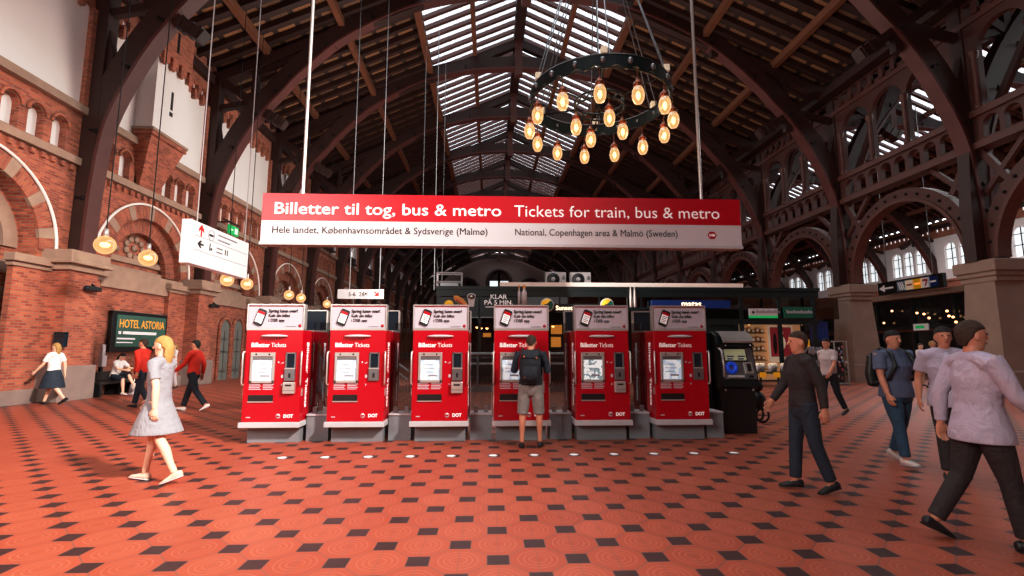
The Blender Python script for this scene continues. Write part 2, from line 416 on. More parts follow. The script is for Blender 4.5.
def make_truss():
    t = struct('roof_truss')
    mb = MB(); ribbon(mb, ARC, -.12, .55, .42); mb.build('arch_rib', M['timber'], t)
    mb = MB(); ribbon(mb, ARC, -.22, -.12, .5); mb.build('arch_flange', M['flange'], t)
    mb = MB()
    for p, q, r_ in zip(ARC[3::5], ARC[4::5], ARC[5::5]):
        for yy in (-.22, .22): mb.ell((q.x, yy, q.y), .075, .05, .075, 6, 4)
        d = (r_-p).normalized(); nn = Vector((-d.y, d.x)); c = q+nn*.12
        mb.ell((c.x, -.29, c.y-.0), .05, .04, .05, 6, 4)
    mb.build('bolts', M['bolt'], t)
    for s in (-1, 1):
        px = -14.08 if s < 0 else 14.8
        MB().box(px-.2, px+.2, -.22, .22, 4.3, 13.6).build('post', M['timber'], t)
        MB().bar((s*14.3,0,13.85), (s*11.3,0,11.7), .3, .32).build('raking_brace', M['timber'], t)
        mb = MB().bar((s*11.75,0,12.0), (s*11.0,0,11.5), .38, .38)
        for k in range(3): mb.bar((s*(11.7-.28*k),0,11.95-.17*k), (s*(11.62-.28*k),0,11.9-.17*k), .46, .46)
        mb.build('brace_block', M['timber'], t)
        mb = MB()
        for za, zb in ((8.9,9.4),(9.4,12.0),(12.0,9.3),(12.2,12.8)): mb.bar((px,0,za), (s*-archx(zb)*(1 if s < 0 else 1.05),0,zb), .22, .26)
        mb.build('cross_brace', M['timber'], t)
        MB().bar((s*14.3,0,roofz(14.3)-.8), (0,0,roofz(0)-.8), .36, .45).build('principal_rafter', M['timber'], t)
        mb = MB()
        for x in (12.4, 9.0):
            za = [p.y for p in ARC if p.x <= -x][-1]; mb.box(s*x-.13, s*x+.13, -.13, .13, za, roofz(x)-.8)
        mb.bar((s*12.4,0,13.9), (s*9.0,0,roofz(9)-1.), .2, .22); mb.build('strut', M['timber'], t)
    MB().box(-.22, .22, -.26, .26, 17.9, 20.5).build('king_post', M['timber_red'], t)
    return t
truss = make_truss(); truss.location = (HC, frameY(0), 0)
for i in range(1, NF): dup(truss).location = (HC, frameY(i), 0)
for i in range(0, NF): dup(truss).location = (HC+SH, frameY(i), 0)
# ---- roof bay
def make_roof():
    t = struct('ceiling'); sl = math.atan(.451)
    for s in (-1, 1):
        mb = MB(); mb.add([(s*5.3,0,roofz(5.3)),(s*14.5,0,roofz(14.5)),(s*14.5,BAY,roofz(14.5)),(s*5.3,BAY,roofz(5.3))], [(0,1,2,3)])
        mb.build('roof_boarding', M['boards'], t)
        mb = MB(); mb.add([(0,0,roofz(0)),(s*5.3,0,roofz(5.3)),(s*5.3,BAY,roofz(5.3)),(0,BAY,roofz(0))], [(0,1,2,3)]); mb.build('skylight_glass', M['skyglass'], t)
        mb = MB(); mg = MB()
        for k in range(8):
            y = BAY*(k+.5)/8
            mb.bar((s*5.3,y,roofz(5.3)-.16), (s*14.4,y,roofz(14.4)-.16), .22, .26)
            mg.bar((s*.2,y,roofz(.2)-.1), (s*5.3,y,roofz(5.3)-.1), .2, .2)
            mg.bar((s*.2,y+.22,roofz(.2)-.05), (s*5.3,y+.22,roofz(5.3)-.05), .05, .08)
        mb.build('rafters', M['timber'], t); mg.build('glazing_bars', M['timber_red'], t)
        for x, w in ((2.65,.24),(5.3,.34),(8.6,.26),(11.9,.26)):
            MB().box(s*x-w/2, s*x+w/2, 0, BAY, roofz(x)-.62, roofz(x)-.28).build('purlin', M['purlin'], t)
        MB().box(s*14.25-.15, s*14.25+.15, 0, BAY, 13.3, 13.7).build('wall_plate', M['timber'], t)
    MB().box(-.3, .3, 0, BAY, 20.1, 20.75).build('ridge_beam', M['timber'], t)
    return t
roof = make_roof(); roof.location = (HC, frameY(-2), 0)
for i in list(range(-4,-2))+list(range(-1, NF-1)): dup(roof).location = (HC, frameY(i), 0)
for i in range(-4, NF-1): dup(roof).location = (HC+SH, frameY(i), 0)
# ---- brick wall, bay by bay (root at the wall face, bay start)
def mpL(u, v, d): return (-d, u, v)
def make_bay(lunette=True, corbel=False):
    t = struct('wall_left'); c = BAY/2
    low = [(c, 1.98, 4.1 if lunette else 0., 4.25, 1.98)]
    mb = MB(); arch_panel(mb, 0, BAY, 0, 7.05, low, mpL, .55, 24)
    ws = [(c+.74*k, .245, 7.36, 8.02, .245) for k in range(-3, 4)]
    arch_panel(mb, 0, BAY, 7.05, 8.7, ws, mpL, .22, 8)
    fz = [(.55+.58*k, .17, 12.5, 12.85, 0) for k in range(10)]
    arch_panel(mb, 0, BAY, 12.2, 14.4, fz, mpL, .18)
    mb.box(0, .14, 0, .38, 8.7, 12.2); mb.box(0, .14, BAY-.38, BAY, 8.7, 12.2)
    for k in range(20): mb.box(0, .08, .05+.32*k, .17+.32*k, 6.85, 7.0)
    for k in range(10): mb.box(0, .16, .25+.58*k, .37+.58*k, 12.0, 12.45)
    for k in range(-3, 4): mb.tube([(.04, c+.74*k-.3*math.cos(PI*j/8), 8.02+.31*math.sin(PI*j/8)) for j in range(9)], .045, 5)
    mb.build('brickwork', M['brick'], t)
    mb = MB(); mb.add([(-.21,0,7.2),(-.21,BAY,7.2),(-.21,BAY,8.7),(-.21,0,8.7)], [(0,1,2,3)])
    mb.add([(-.17,0,12.3),(-.17,BAY,12.3),(-.17,BAY,13.1),(-.17,0,13.1)], [(0,1,2,3)]); mb.build('white_light_panels', M['white'], t)
    MB().add([(0,0,8.7),(0,BAY,8.7),(0,BAY,12.2),(0,0,12.2)], [(0,1,2,3)]).build('plaster_panel', M['white'], t)
    mb = MB().box(0, .14, 0, BAY, 7.05, 7.28).box(0, .18, 0, BAY, 8.68, 8.92)
    mb.build('stone_ledge', M['stone'], t)
    mb = MB(); ring_seg(mb, 1.98, 2.43, 0, PI, -.02, .05, 32); mb.build('brick_arch_ring', M['brick_ring'], t, (0,c,4.25))
    mb = MB()
    for k in range(7):
        a = PI*(k+.5)/7; ring_seg(mb, 1.96, 2.44, a-.065, a+.065, -.03, .065, 2)
    mb.build('stone_voussoir', M['stone'], t, (0,c,4.25))
    mb = MB().tube([(.06, c-2.5*math.cos(PI*j/36), 4.25+2.5*math.sin(PI*j/36)) for j in range(37)], .045, 6)
    mb.build('white_arch_moulding', M['trimwhite'], t)
    mb = MB()
    if lunette:
        ring_seg(mb, 1.45, 2.0, 0, PI, -.4, -.2, 28); mb.build('inner_brick_ring', M['brick_ring'], t, (0,c,4.25))
        mb = MB(); mb.add([(-.5,c-2.1,4.0),(-.5,c+2.1,4.0),(-.5,c+2.1,6.5),(-.5,c-2.1,6.5)], [(0,1,2,3)]); mb.build('tympanum', M['brick'], t)
        mb = MB().box(0, .1, c-2.1, c+2.1, 3.5, 4.15).box(-.5, -.36, c-1.6, c+1.6, 4.15, 4.37).box(-.5, -.4, c-1.5, c+1.5, 4.55, 4.75)
        mb.build('stone_band', M['stone'], t)
        mb = MB()
        for k in range(9):
            a = 2*PI*k/9
            mb.lathe([(.0,0),(.11,0),(.13,.05),(.08,.08),(0,.08)], (-.5, c+.42*math.cos(a), 5.15+.34*math.sin(a)), 8, 'x')
        for e in (-1, 1): mb.lathe([(0,0),(.1,0),(.12,.05),(0,.08)], (-.5, c+e*.85, 5.0), 8, 'x')
        mb.lathe([(0,0),(.12,0),(.14,.05),(0,.08)], (-.5, c, 5.15), 10, 'x')
        mb.build('stone_rosette', M['stone'], t)
    else:
        mb = MB(); arch_panel(mb, c-2.1, c+2.1, 0, 6.5, [(c, 1.5, 0, 4.25, 1.5)], lambda u, v, d: (-.5-d, u, v), .8, 24); mb.build('inner_brickwork', M['brick'], t)
        mb = MB(); ring_seg(mb, 1.45, 1.85, 0, PI, -.55, -.42, 28); mb.build('stone_arch_ring', M['stone'], t, (0,c,4.25))
        mb = MB()
        for e in (-1, 1):
            for k in range(6): mb.box(-.52, -.42, c+e*1.68-(.24 if k % 2 else .17), c+e*1.68+(.24 if k % 2 else .17), .7*k+.02, .7*k+.36)
        mb.build('stone_quoins', M['stone'], t)
        MB().add([(-1.4,c-2,0),(-1.4,c+2,0),(-1.4,c+2,6.4),(-1.4,c-2,6.4)], [(0,1,2,3)]).build('dark_doorway', M['timber'], t)
    return t
bay = make_bay(True); bay.location = (WX, frameY(0), 0)
bay0 = make_bay(False); bay0.location = (WX, frameY(-1), 0)
dup(bay0).location = (WX, frameY(-2), 0)
for i in (-4,-3): dup(bay0).location = (WX, frameY(i), 0)
for i in range(1, NF-1): dup(bay).location = (WX, frameY(i), 0)
# piers under the frames along the brick wall
def make_pier():
    t = struct('trim_1')
    MB().box(0, .66, -.85, .2, 0, 3.8).box(0, .16, -1.95, .95, 0, 3.8).build('pier_brickwork', M['brick'], t)
    mb = MB().box(-.02, .76, -.95, .3, 3.72, 3.9).box(-.02, .92, -1.1, .45, 3.9, 4.02).box(-.02, .84, -1.02, .4, 4.02, 4.3).box(0,.22,-2.02,1.02,3.66,3.78).box(0,.32,-2.1,1.1,3.78,4.0)
    mb.build('pier_cap', M['stone'], t, bevel=.02)
    MB().box(0, .8, -.95, .3, 0, 1.0).box(0,.26,-2.02,1.02,0,.4).build('pier_base', M['stone_dark'], t, bevel=.02)
    return t
pier = make_pier(); pier.location = (WX, frameY(0), 0)
for i in [-1]+list(range(1, NF)): dup(pier).location = (WX, frameY(i), 0)
# oriel of the second bay
t = struct('trim_2', (WX, 18.0, 0))
MB().box(0, .64, -.9, .9, 9.2, 12.0).build('oriel_plaster', M['white'], t)
mb = MB().box(0, .72, -.97, .97, 9.05, 9.22)
lo = [(0,-.5),(.1,-.5),(.1,.5),(0,.5)]; hi = [(0,-.92),(.66,-.92),(.66,.92),(0,.92)]
mb.add([(x,y,7.3) for x,y in lo]+[(x,y,9.05) for x,y in hi], [(0,1,2,3),(4,5,6,7)]+[(i,(i+1)%4,4+(i+1)%4,4+i) for i in range(4)])
mb.box(0, .7, -.95, .95, 12.0, 14.2)
for k in range(4): mb.box(.7,.8,-.85+.5*k,-.7+.5*k,11.8,12.3)
mb.build('oriel_brick', M['brick'], t)
MB().box(0, .76, -1.0, 1.0, 9.2, 9.3).build('oriel_sill', M['stone'], t)
MB().box(.6, .66, -.05, .05, 10.4, 11.1).box(.6,.66,-.08,.08,10.15,10.3).box(.66,.72,-.06,.06,12.7,13.5).build('oriel_slit', M['slot'], t)
# arched upper windows of the next bays
for i in range(2, 9):
    t = struct('window_%d' % (i-1), (WX, frameY(i)+BAY/2, 0))
    mb = MB(); arch_panel(mb, -1.5, 1.5, 8.92, 12.15, [(-.62,.42,9.5,11.1,.42),(.62,.42,9.5,11.1,.42)], lambda u, v, d: (.16-d, u, v), .14, 10); mb.box(0,.16,-1.5,1.5,12.1,12.15)
    mb.build('window_surround', M['white'], t)
    mb = MB()
    for u in (-.62, .62): mb.box(.03,.06,u-.42,u+.42,10.2,10.25).box(.03,.06,u-.42,u+.42,10.95,11.).box(.03,.06,u-.02,u+.02,9.5,11.5)
    mb.build('window_bars', M['timber'], t)
    MB().box(.0,.02,-1.1,1.1,9.4,11.6).build('pane', mat('bright_pane','#f4f4f6',.3,emit=.7,var=.02), t)
    MB().box(0,.5,-1.2,1.2,8.92,9.06).box(.1,.45,-.9,-.2,9.06,9.5).box(.1,.45,.2,.9,9.06,9.5).build('window_box', M['timber'], t)
# ---- timber arcade between the naves
PX = HC+14.8
def make_arcade():
    t = struct('wall_right'); c = BAY/2; D = .36
    mp = lambda u, v, d: (d-.18, u, v)
    mb = MB(); ribbon(mb, [Vector((c-2.72*math.cos(PI*i/30), 4.4+2.95*math.sin(PI*i/30))) for i in range(31)], 0, .42, .34)
    for e in (-1, 1): mb.bar((0, c+e*2.2, 6.9), (0, c+e*2.95, 8.1), .16, .2).bar((0, c+e*2.95, 6.6), (0, c+e*1.5, 8.1), .14, .16)
    mb.v = [((y, x, z) if i < 124 else (x, y, z)) for i, (x, y, z) in enumerate(mb.v)]; mb.build('arch_rib', M['timber_arc'], t)
    mb = MB(); ribbon(mb, [Vector((c-2.62*math.cos(PI*i/30), 4.4+2.88*math.sin(PI*i/30))) for i in range(31)], -.02, .1, .46)
    mb.v = [(y, x, z) for x, y, z in mb.v]; mb.build('arch_flange', M['timber_red'], t)
    mb = MB()
    for i in range(1, 18, 1):
        a = PI*i/18
        mb.ell((-.2, c-2.9*math.cos(a), 4.4+3.14*math.sin(a)), .05, .06, .06, 6, 4)
    mb.build('bolts', M['bolt'], t)
    ops = [(c-2.36+.675*k, .26, 8.42, 8.85, .26) for k in range(8)]
    mb = MB(); arch_panel(mb, 0, BAY, 8.25, 9.25, ops, mp, .2, 8, True); mb.build('balustrade', M['timber_arc'], t)
    MB().box(-.28, .28, 0, BAY, 8.1, 8.32).box(-.28, .28, 0, BAY, 9.2, 9.42).box(-.24,.24,0,BAY,12.45,12.65).build('rail', M['timber_red'], t)
    ops = [(c-1.75+1.75*k, .79, 9.4, 11.4, .79) for k in range(3)]
    mb = MB(); arch_panel(mb, 0, BAY, 9.4, 12.5, ops, mp, .2, 14, True); mb.build('upper_arches', M['timber_arc'], t)
    mb = MB()
    for k in range(4): mb.lathe([(.13,0),(.13,.12),(.08,.2),(.09,1.7),(.15,1.85),(.15,2.0)], (-.22, c-2.62+1.75*k, 9.42), 8)
    mb.build('colonnette', M['timber_red'], t)
    ops = [(.5+.59*k, .2, 12.85, 13.2, 0) for k in range(10)]
    mb = MB(); arch_panel(mb, 0, BAY, 12.6, 13.5, ops, mp, .2, 4, True)
    for k in range(9): mb.box(-.3, .1, .7+.59*k, .9+.59*k, 12.65, 13.1)
    mb.build('frieze', M['timber_arc'], t)
    mb = MB()
    mb.bar((.5, .4, 9.5), (.5, 2.4, 12.6), .18, .2).bar((.5, 5.9, 9.5), (.5, 3.9, 12.6), .18, .2)
    mb.build('cross_brace', M['timber'], t)
    return t
arc = make_arcade(); arc.location = (PX, frameY(-1), 0)
for i in [-4,-3,-2]+list(range(0, NF-1)): dup(arc).location = (PX, frameY(i), 0)
def make_pillar():
    t = struct('pillar')
    prof = [(.68,0),(.68,.75),(.64,.8),(.5,3.7)]
    mb = MB(); vs = []; fs = []
    for h, z in prof: vs += [(-h,-h,z),(h,-h,z),(h,h,z),(-h,h,z)]
    for i in range(len(prof)-1):
        for j in range(4): fs.append((4*i+j, 4*i+(j+1) % 4, 4*i+4+(j+1) % 4, 4*i+4+j))
    mb.add(vs, fs); mb.build('shaft', M['granite'], t)
    MB().box(-.54,.54,-.6,.6,3.62,3.8).box(-.6,.6,-.66,.66,3.8,3.95).box(-.66,.66,-.72,.72,3.95,4.33).build('pillar_cap', M['granite'], t, bevel=.03)
    return t
pil = make_pillar(); pil.location = (PX+.1, frameY(-1), 0)
for i in range(0, NF): dup(pil).location = (PX+.1, frameY(i), 0)
# ---- far wall of the second nave
FX = HC+SH+14.4
def make_far():
    t = struct('wall_far'); c = BAY/2; mp = lambda u, v, d: (d, u, v)
    mb = MB(); arch_panel(mb, 0, BAY, 8.2, 12.6, [(c-1.45,.6,9.2,11.2,.6),(c,.6,9.2,11.2,.6),(c+1.45,.6,9.2,11.2,.6)], mp, .3, 10)
    mb.build('plaster', M['white'], t)
    mb = MB(); arch_panel(mb, 0, BAY, 12.6, 14.1, [(.55+.58*k, .17, 13.05, 13.4, 0) for k in range(10)], mp, .2); arch_panel(mb, 0, BAY, 0, 8.2, [], mp)
    mb.box(-.15,0,0,BAY,8.0,8.2); mb.box(-.15,0,0,BAY,12.5,12.65); mb.build('brickwork', M['brick'], t)
    mb = MB()
    for k in (-1.45, 0, 1.45): mb.box(.2,.25,c+k-.03,c+k+.03,9.2,11.8).box(.2,.25,c+k-.6,c+k+.6,10.2,10.26).box(.2,.25,c+k-.6,c+k+.6,11.15,11.21)
    mb.build('window_bars', M['timber'], t)
    MB().add([(.28,0,9),(.28,BAY,9),(.28,BAY,13.6),(.28,0,13.6)], [(0,1,2,3)]).build('pane', mat('bright_pane2','#dfe6ea',.3,emit=.9,var=.05), t)
    return t
far = make_far(); far.location = (FX, frameY(-1), 0)
for i in [-4,-3,-2]+list(range(0, NF-1)): dup(far).location = (FX, frameY(i), 0)
# ---- end walls
st(MB().add([(WX-2,frameY(-4),0),(FX+1,frameY(-4),0),(FX+1,frameY(-4),22),(WX-2,frameY(-4),22)], [(0,1,2,3)]).build('wall_front', M['brick']))
YE = frameY(NF-1)+.6
t = struct('wall_back', (0, YE, 0)); mp = lambda u, v, d: (u, d, v)
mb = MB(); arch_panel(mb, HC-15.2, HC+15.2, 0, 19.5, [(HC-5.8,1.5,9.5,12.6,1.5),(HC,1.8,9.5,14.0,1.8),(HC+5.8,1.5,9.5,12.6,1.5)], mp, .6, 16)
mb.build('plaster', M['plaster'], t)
mb = MB()
for u, h, s in ((-5.8,1.5,12.6),(0,1.8,14.),(5.8,1.5,12.6)):
    mb.tube([(HC+u-(h+.35)*math.cos(PI*i/24), -.05, s+(h+.35)*math.sin(PI*i/24)) for i in range(25)], .42, 6)
    mb.bar((HC+u-h-.35,-.05,9.4),(HC+u-h-.35,-.05,s),.8,.8); mb.bar((HC+u+h+.35,-.05,9.4),(HC+u+h+.35,-.05,s),.8,.8)
    mb.box(HC+u-.25, HC+u+.25,   .1, .3, 9.5, s+h)
    mb.box(HC+u-h, HC+u+h, .1, .3, s+.1, s+h)
mb.build('window_surround', M['timber'], t)
mb = MB()
for u, h, s in ((-5.8,1.5,12.6),(0,1.8,14.),(5.8,1.5,12.6)): mb.add([(HC+u-h,.5,9.5),(HC+u+h,.5,9.5),(HC+u+h,.5,s+h),(HC+u-h,.5,s+h)], [(0,1,2,3)])
mb.build('pane', mat('bright_pane3','#dfeaf0',.3,emit=1.2,var=.05), t)
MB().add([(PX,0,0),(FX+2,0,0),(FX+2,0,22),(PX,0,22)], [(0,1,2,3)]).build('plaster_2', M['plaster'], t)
# ================================================================ TICKET MACHINES
def eul(xa, ya):
    xa, ya = Vector(xa), Vector(ya); za = xa.cross(ya)
    return Matrix((xa, ya, za)).transposed().to_euler()
DOWN_R, DOWN_L = eul((0,0,-1), (0,1,0)), eul((0,0,-1), (0,-1,0))
def rrect(w, h, r, n=4):
    out = []
    for cx, cz, a0 in ((w/2-r,h/2-r,0),(-w/2+r,h/2-r,PI/2),(-w/2+r,-h/2+r,PI),(w/2-r,-h/2+r,1.5*PI)):
        for i in range(n+1): a = a0+PI/2*i/n; out.append((cx+r*math.cos(a), cz+r*math.sin(a)))
    return out
def rot2(poly, a, cx=0, cz=0): return [(cx+x*math.cos(a)-z*math.sin(a), cz+x*math.sin(a)+z*math.cos(a)) for x, z in poly]
YM = 8.06
def make_machine():
    t = thing('ticket_machine', '', 'ticket machine', group='red ticket machines in the row')
    body = MB().box(-.48, .48, 0, .46, .33, 1.79).build('body', M['red'], t, bevel=.012)
    MB().box(-.44, .44, .16, .42, 0, .27).build('base', M['plinth'], t)
    MB().box(-.505, .505, -.05, .46, .255, .34).build('ledge', M['ledge'], t, bevel=.01)
    sp = MB().box(-.475, .475, .02, .1, 1.8, 2.2).build('sign_panel', M['poster'], t, bevel=.005)
    MB().box(-.485,.485,.0,.12,1.785,1.825).box(-.485,.485,.0,.12,2.19,2.21).box(-.487,-.47,.0,.12,1.8,2.2).box(.47,.487,.0,.12,1.8,2.2).build('sign_frame', M['silver'], sp)
    MB().box(-.46,.46,.012,.02,2.172,2.18).build('red_line', M['red2'], sp)
    MB().prism(rot2(rrect(.15,.27,.03), -.35, -.27, 1.995), .0, .02, 'y').build('phone_picture', M['black'], sp)
    MB().prism(rot2([(-.06,-.09),(.06,-.09),(.06,.1),(-.06,.1)], -.35, -.27, 1.995), -.004, .02, 'y').build('phone_screen', M['pure'], sp)
    MB().prism(rot2([(-.06,.055),(.06,.055),(.06,.1),(-.06,.1)], -.35, -.27, 1.995), -.008, .02, 'y').build('phone_banner', M['red'], sp)
    mb = MB()
    for k in range(4): mb.prism(rot2([(-.045,.03-.03*k),(.045-.02*(k % 2),.03-.03*k),(.045-.02*(k % 2),.02-.03*k),(-.045,.02-.03*k)], -.35, -.27, 1.995), -.008, .0, 'y')
    mb.build('phone_lines', M['letter_grey'], sp)
    text('Spring køen over!', .075, M['letter'], sp, (-.13,.012,2.075), bold=.0014, width=.49)
    text('Køb din billet', .072, M['letter'], sp, (-.13,.012,2.0), width=.36)
    text('i DSB app', .072, M['letter'], sp, (-.13,.012,1.925), width=.27)
    mb = MB()
    for k in range(9): mb.box(.17+.02*k, .183+.02*k, .01, .02, 1.845, 1.855)
    mb.build('small_print', M['letter_grey'], sp)
    MB().lathe([(0,0),(.026,0),(.026,.006),(0,.006)], (.41,.012,1.86), 12, 'y').build('round_logo', M['red2'], sp)
    mb = MB().ell((0,-.01,1.69), .235, .07, .028, 20, 8); mb.v = [(x,y,z if z > 1.685 else 1.685-(1.685-z)*.7) for x,y,z in mb.v]
    mb.build('light_hood', M['ledge'], t)
    text('Billetter', .1, M['pure'], t, (-.385,-.002,1.515), bold=.003, width=.31)
    text('Tickets', .1, M['pure'], t, (-.05,-.002,1.515), width=.25)
    mb = MB(); o = [(-.37,1.43),(.03,1.43),(.03,.95),(-.37,.95)]
    bz = MB().box(-.375,.035,-.025,.02,1.365,1.43).box(-.375,-.335,-.025,.02,.945,1.365).box(-.005,.035,-.025,.02,.945,1.365).box(-.375,.035,-.025,.02,.945,.99).build('screen_bezel', M['silver'], t, bevel=.006)
    MB().box(-.36,.02,-.012,.01,1.31,1.37).build('bezel_recess', M['steel'], bz)
    for e in (-.28, -.06): MB().lathe([(0,0),(.014,0),(.014,.006),(0,.006)], (e,-.03,1.4), 8, 'y').build('bezel_light', M['bolt'], bz)
    MB().box(-.34,0.,-.006,.01,.98,1.32).build('screen', M['screen'], t)
    mb = MB()
    for k in range(3): mb.box(-.29, -.12+.04*(k % 2), -.009, 0, 1.23-.06*k, 1.238-.06*k)
    mb.box(-.2,-.05,-.009,0,1.045,1.07); mb.build('screen_lines', M['letter_grey'], t)
    ct = MB().box(.21,.235,-.02,.02,1.1,1.43).box(.36,.385,-.02,.02,1.1,1.43).box(.21,.385,-.02,.02,1.405,1.43).box(.21,.385,-.035,.02,.98,1.16).build('card_terminal', M['steel'], t, bevel=.004)
    MB().box(.235,.36,-.004,.01,1.16,1.405).build('terminal_display', M['darkglass'], ct)
    MB().box(.28,.315,-.04,-.03,1.03,1.1).build('keyhole', M['slot'], ct)
    MB().box(.21,.385,-.04,-.0,1.165,1.185).build('terminal_lip', M['silver'], ct)
    cs = MB().box(.2,.395,-.06,.02,.78,.96).build('card_reader', M['silver'], t, bevel=.01)
    MB().box(.245,.35,-.066,-.05,.9,.925).build('card_slot', M['slot'], cs)
    MB().box(.2,.395,-.064,-.05,.83,.838).build('reader_seam', M['steel'], cs)
    MB().box(-.38,.03,-.012,.01,.66,.76).build('ticket_tray', M['slot'], t, bevel=.004)
    MB().box(-.385,.035,-.02,.0,.645,.662).build('tray_lip', M['silver'], t)
    mb = MB()
    for k in range(4):
        mb.box(-.38,-.2+.02*(k % 2),-.003,0,.92-.026*k,.933-.026*k); mb.box(-.15,.03-.02*(k % 2),-.003,0,.92-.026*k,.933-.026*k)
    mb.build('instruction_lines', M['poster'], t)
    mb = MB().lathe([(0,0),(.016,0),(.016,.003),(0,.003)], (.09,-.004,1.27), 10, 'y').prism([(.13,1.255),(.18,1.28),(.18,1.262),(.145,1.25)], -.004, 0, 'y')
    mb.prism(rot2(rrect(.04,.05,.012), 0, .165, 1.05), -.004, 0, 'y').prism([(.15,.935),(.18,.915),(.15,.895),(.156,.915)], -.004, 0, 'y')
    mb.build('payment_symbols', M['poster'], t)
    mb = MB().lathe([(0,0),(.038,0),(.038,.003),(0,.003)], (.13,-.004,.43), 14, 'y'); lg = mb.build('round_logo', M['signwhite'], t)
    MB().box(.1,.16,-.006,-.003,.418,.442).build('logo_bar', M['red2'], lg)
    text('DOT', .075, M['pure'], t, (.22,-.002,.405), bold=.004, width=.16)
    MB().box(-.4,-.33,-.003,0,.405,.42).build('serial_plate', M['poster'], t)
    for e in (-1, 1):
        MB().tube([(e*.475,.0,1.44),(e*.485,-.03,1.44),(e*.49,-.045,1.41),(e*.49,-.045,.95),(e*.485,-.03,.92),(e*.475,.0,.92)], .014, 8).build('handle', M['silver'], t)
        MB().box(e*.485-.012,e*.485+.012,.03,.06,.74,.86).build('latch', M['silver'], t)
    text('Billetter  Tickets', .12, M['pure'], t, (.482,.2,1.6), DOWN_R, bold=.003, width=1.05)
    text('Billetter  Tickets', .12, M['pure'], t, (-.482,.26,1.6), DOWN_L, bold=.003, width=1.05)
    return t
def make_rear():
    t = thing('ticket_machine', '', 'ticket machine', group='rear ticket machines')
    MB().box(-.48, .48, 0, .46, .33, 1.79).build('body', M['red2'], t, bevel=.012)
    MB().box(-.44, .44, .04, .3, 0, .27).build('base', M['plinth'], t)
    MB().box(-.5, .5, -.0, .5, .255, .34).build('ledge', M['ledge'], t, bevel=.01)
    sp = MB().box(-.46, .46, .36, .42, 1.82, 2.18).build('sign_panel', M['darkglass'], t)
    MB().box(-.485,.485,.34,.44,1.785,1.825).box(-.485,.485,.34,.44,2.18,2.2).box(-.485,-.46,.34,.44,1.8,2.2).box(.46,.485,.34,.44,1.8,2.2).build('sign_frame', M['silver'], sp)
    for e, dn in ((1, DOWN_R), (-1, DOWN_L)): text('Billetter  Tickets', .12, M['pure'], t, (e*.482,.23,1.6), dn, bold=.003, width=1.05)
    return t
ORD = ['first', 'second', 'third', 'fourth', 'fifth', 'sixth']
MXS = [P(px, 375, Y=YM).x for px in (272.5, 356.5, 440, 521.5, 602.5, 681.5)]
proto = make_machine(); rear = make_rear(); proto.scale = rear.scale = (.935,1,1)
for i, x in enumerate(MXS):
    lab = '%s red ticket machine of the row, counted from the brick wall' % ORD[i]
    if i == 3: lab = 'fourth red ticket machine of the row, being used by a man with a backpack'
    if i == 5: lab = 'last red ticket machine of the row, next to the black payphone'
    if i == 0: o = proto; o.location = (x, YM, 0); o['label'] = lab
    else:
        o = copy_thing(proto, (x, YM, 0), lab, skip=('card_reader',) if i in (1, 5) else ())
        if i == 4:
            for c in kids(o):
                if c.name.startswith('screen.'): c.data = c.data.copy(); c.data.materials[0] = M['screen_map']
    if i != 3:
        lab = 'red rear machine standing back to back with the %s ticket machine' % ORD[i]
        if i == 0: r0 = rear; r0.location = (x, YM+.8, 0); r0['label'] = lab
        else: copy_thing(rear, (x, YM+.8, 0), lab)
# low grey plinth between the machines, a glass screen on each
ends = [(a+.485, b-.485) for a, b in zip(MXS, MXS[1:])]+[(MXS[5]+.485, MXS[5]+.78)]
for i, (a, b) in enumerate(ends):
    nm = 'between the %s and %s ticket machines' % (ORD[i], ORD[i+1]) if i < 5 else 'between the last ticket machine and the payphone'
    p = thing('low_plinth', 'low grey plinth on the floor '+nm, 'plinth', ((a+b)/2, YM+.36, 0), group='grey plinths of the machine row'); h = (b-a)/2
    MB().box(-h, h, -.12, .3, 0, .405).build('plinth_block', M['plinth'], p); MB().box(-h, h, -.14, .31, .405, .43).build('plinth_top', M['ledge'], p)
    if i < 5:
        g = thing('glass_screen', 'clear glass screen clamped on the plinth '+nm, 'glass panel', ((a+b)/2, YM+.36, .43), group='glass screens of the machine row')
        MB().box(-h+.01, h-.01, -.006, .006, .03, 1.5).build('pane', M['glass'], g)
        for e in (-1, 1): MB().box(e*(h-.09)-.035, e*(h-.09)+.035, -.03, .03, 0., .1).build('clamp', M['steel'], g, bevel=.004)
# ---------------------------------------------------------------- payphone
pp = P(742, 434, Z=0); t = thing('payphone', 'black payphone pillar with a curved silver hood and blue keypad ring', 'payphone', (pp.x, pp.y, 0))
MB().box(-.3, .3, .02, .5, 0, .8).build('pedestal', M['black'], t, bevel=.01)
prof = [(.02,.78),(-.06,.82),(-.06,.95),(.1,1.52),(.06,1.56),(.14,1.72),(.3,1.8),(.6,1.8),(.6,.78)]
MB().prism(prof, -.33, .33, 'x').build('housing', M['teal'], t, bevel=.01)
MB().box(-.42, -.34, .3, .75, 0, 1.78).build('side_pillar', M['teal'], t, bevel=.01)
def slope(u, w, d=0):   # point on the sloping front, u across, w up 0..1, d out
    return (u, -.06+.16*w-d, .95+.57*w+d*.28)
def slab(u0, u1, w0, w1, d0, d1):
    a = [slope(u0,w0,d0), slope(u1,w0,d0), slope(u1,w1,d0), slope(u0,w1,d0)]; b = [slope(u0,w0,d1), slope(u1,w0,d1), slope(u1,w1,d1), slope(u0,w1,d1)]
    return MB().add(a+b, [(0,1,2,3),(7,6,5,4)]+[(i,(i+1)%4,4+(i+1)%4,4+i) for i in range(4)])
fp = slab(-.29, .29, .0, 1., .0, .03).build('front_plate', M['steel'], t)
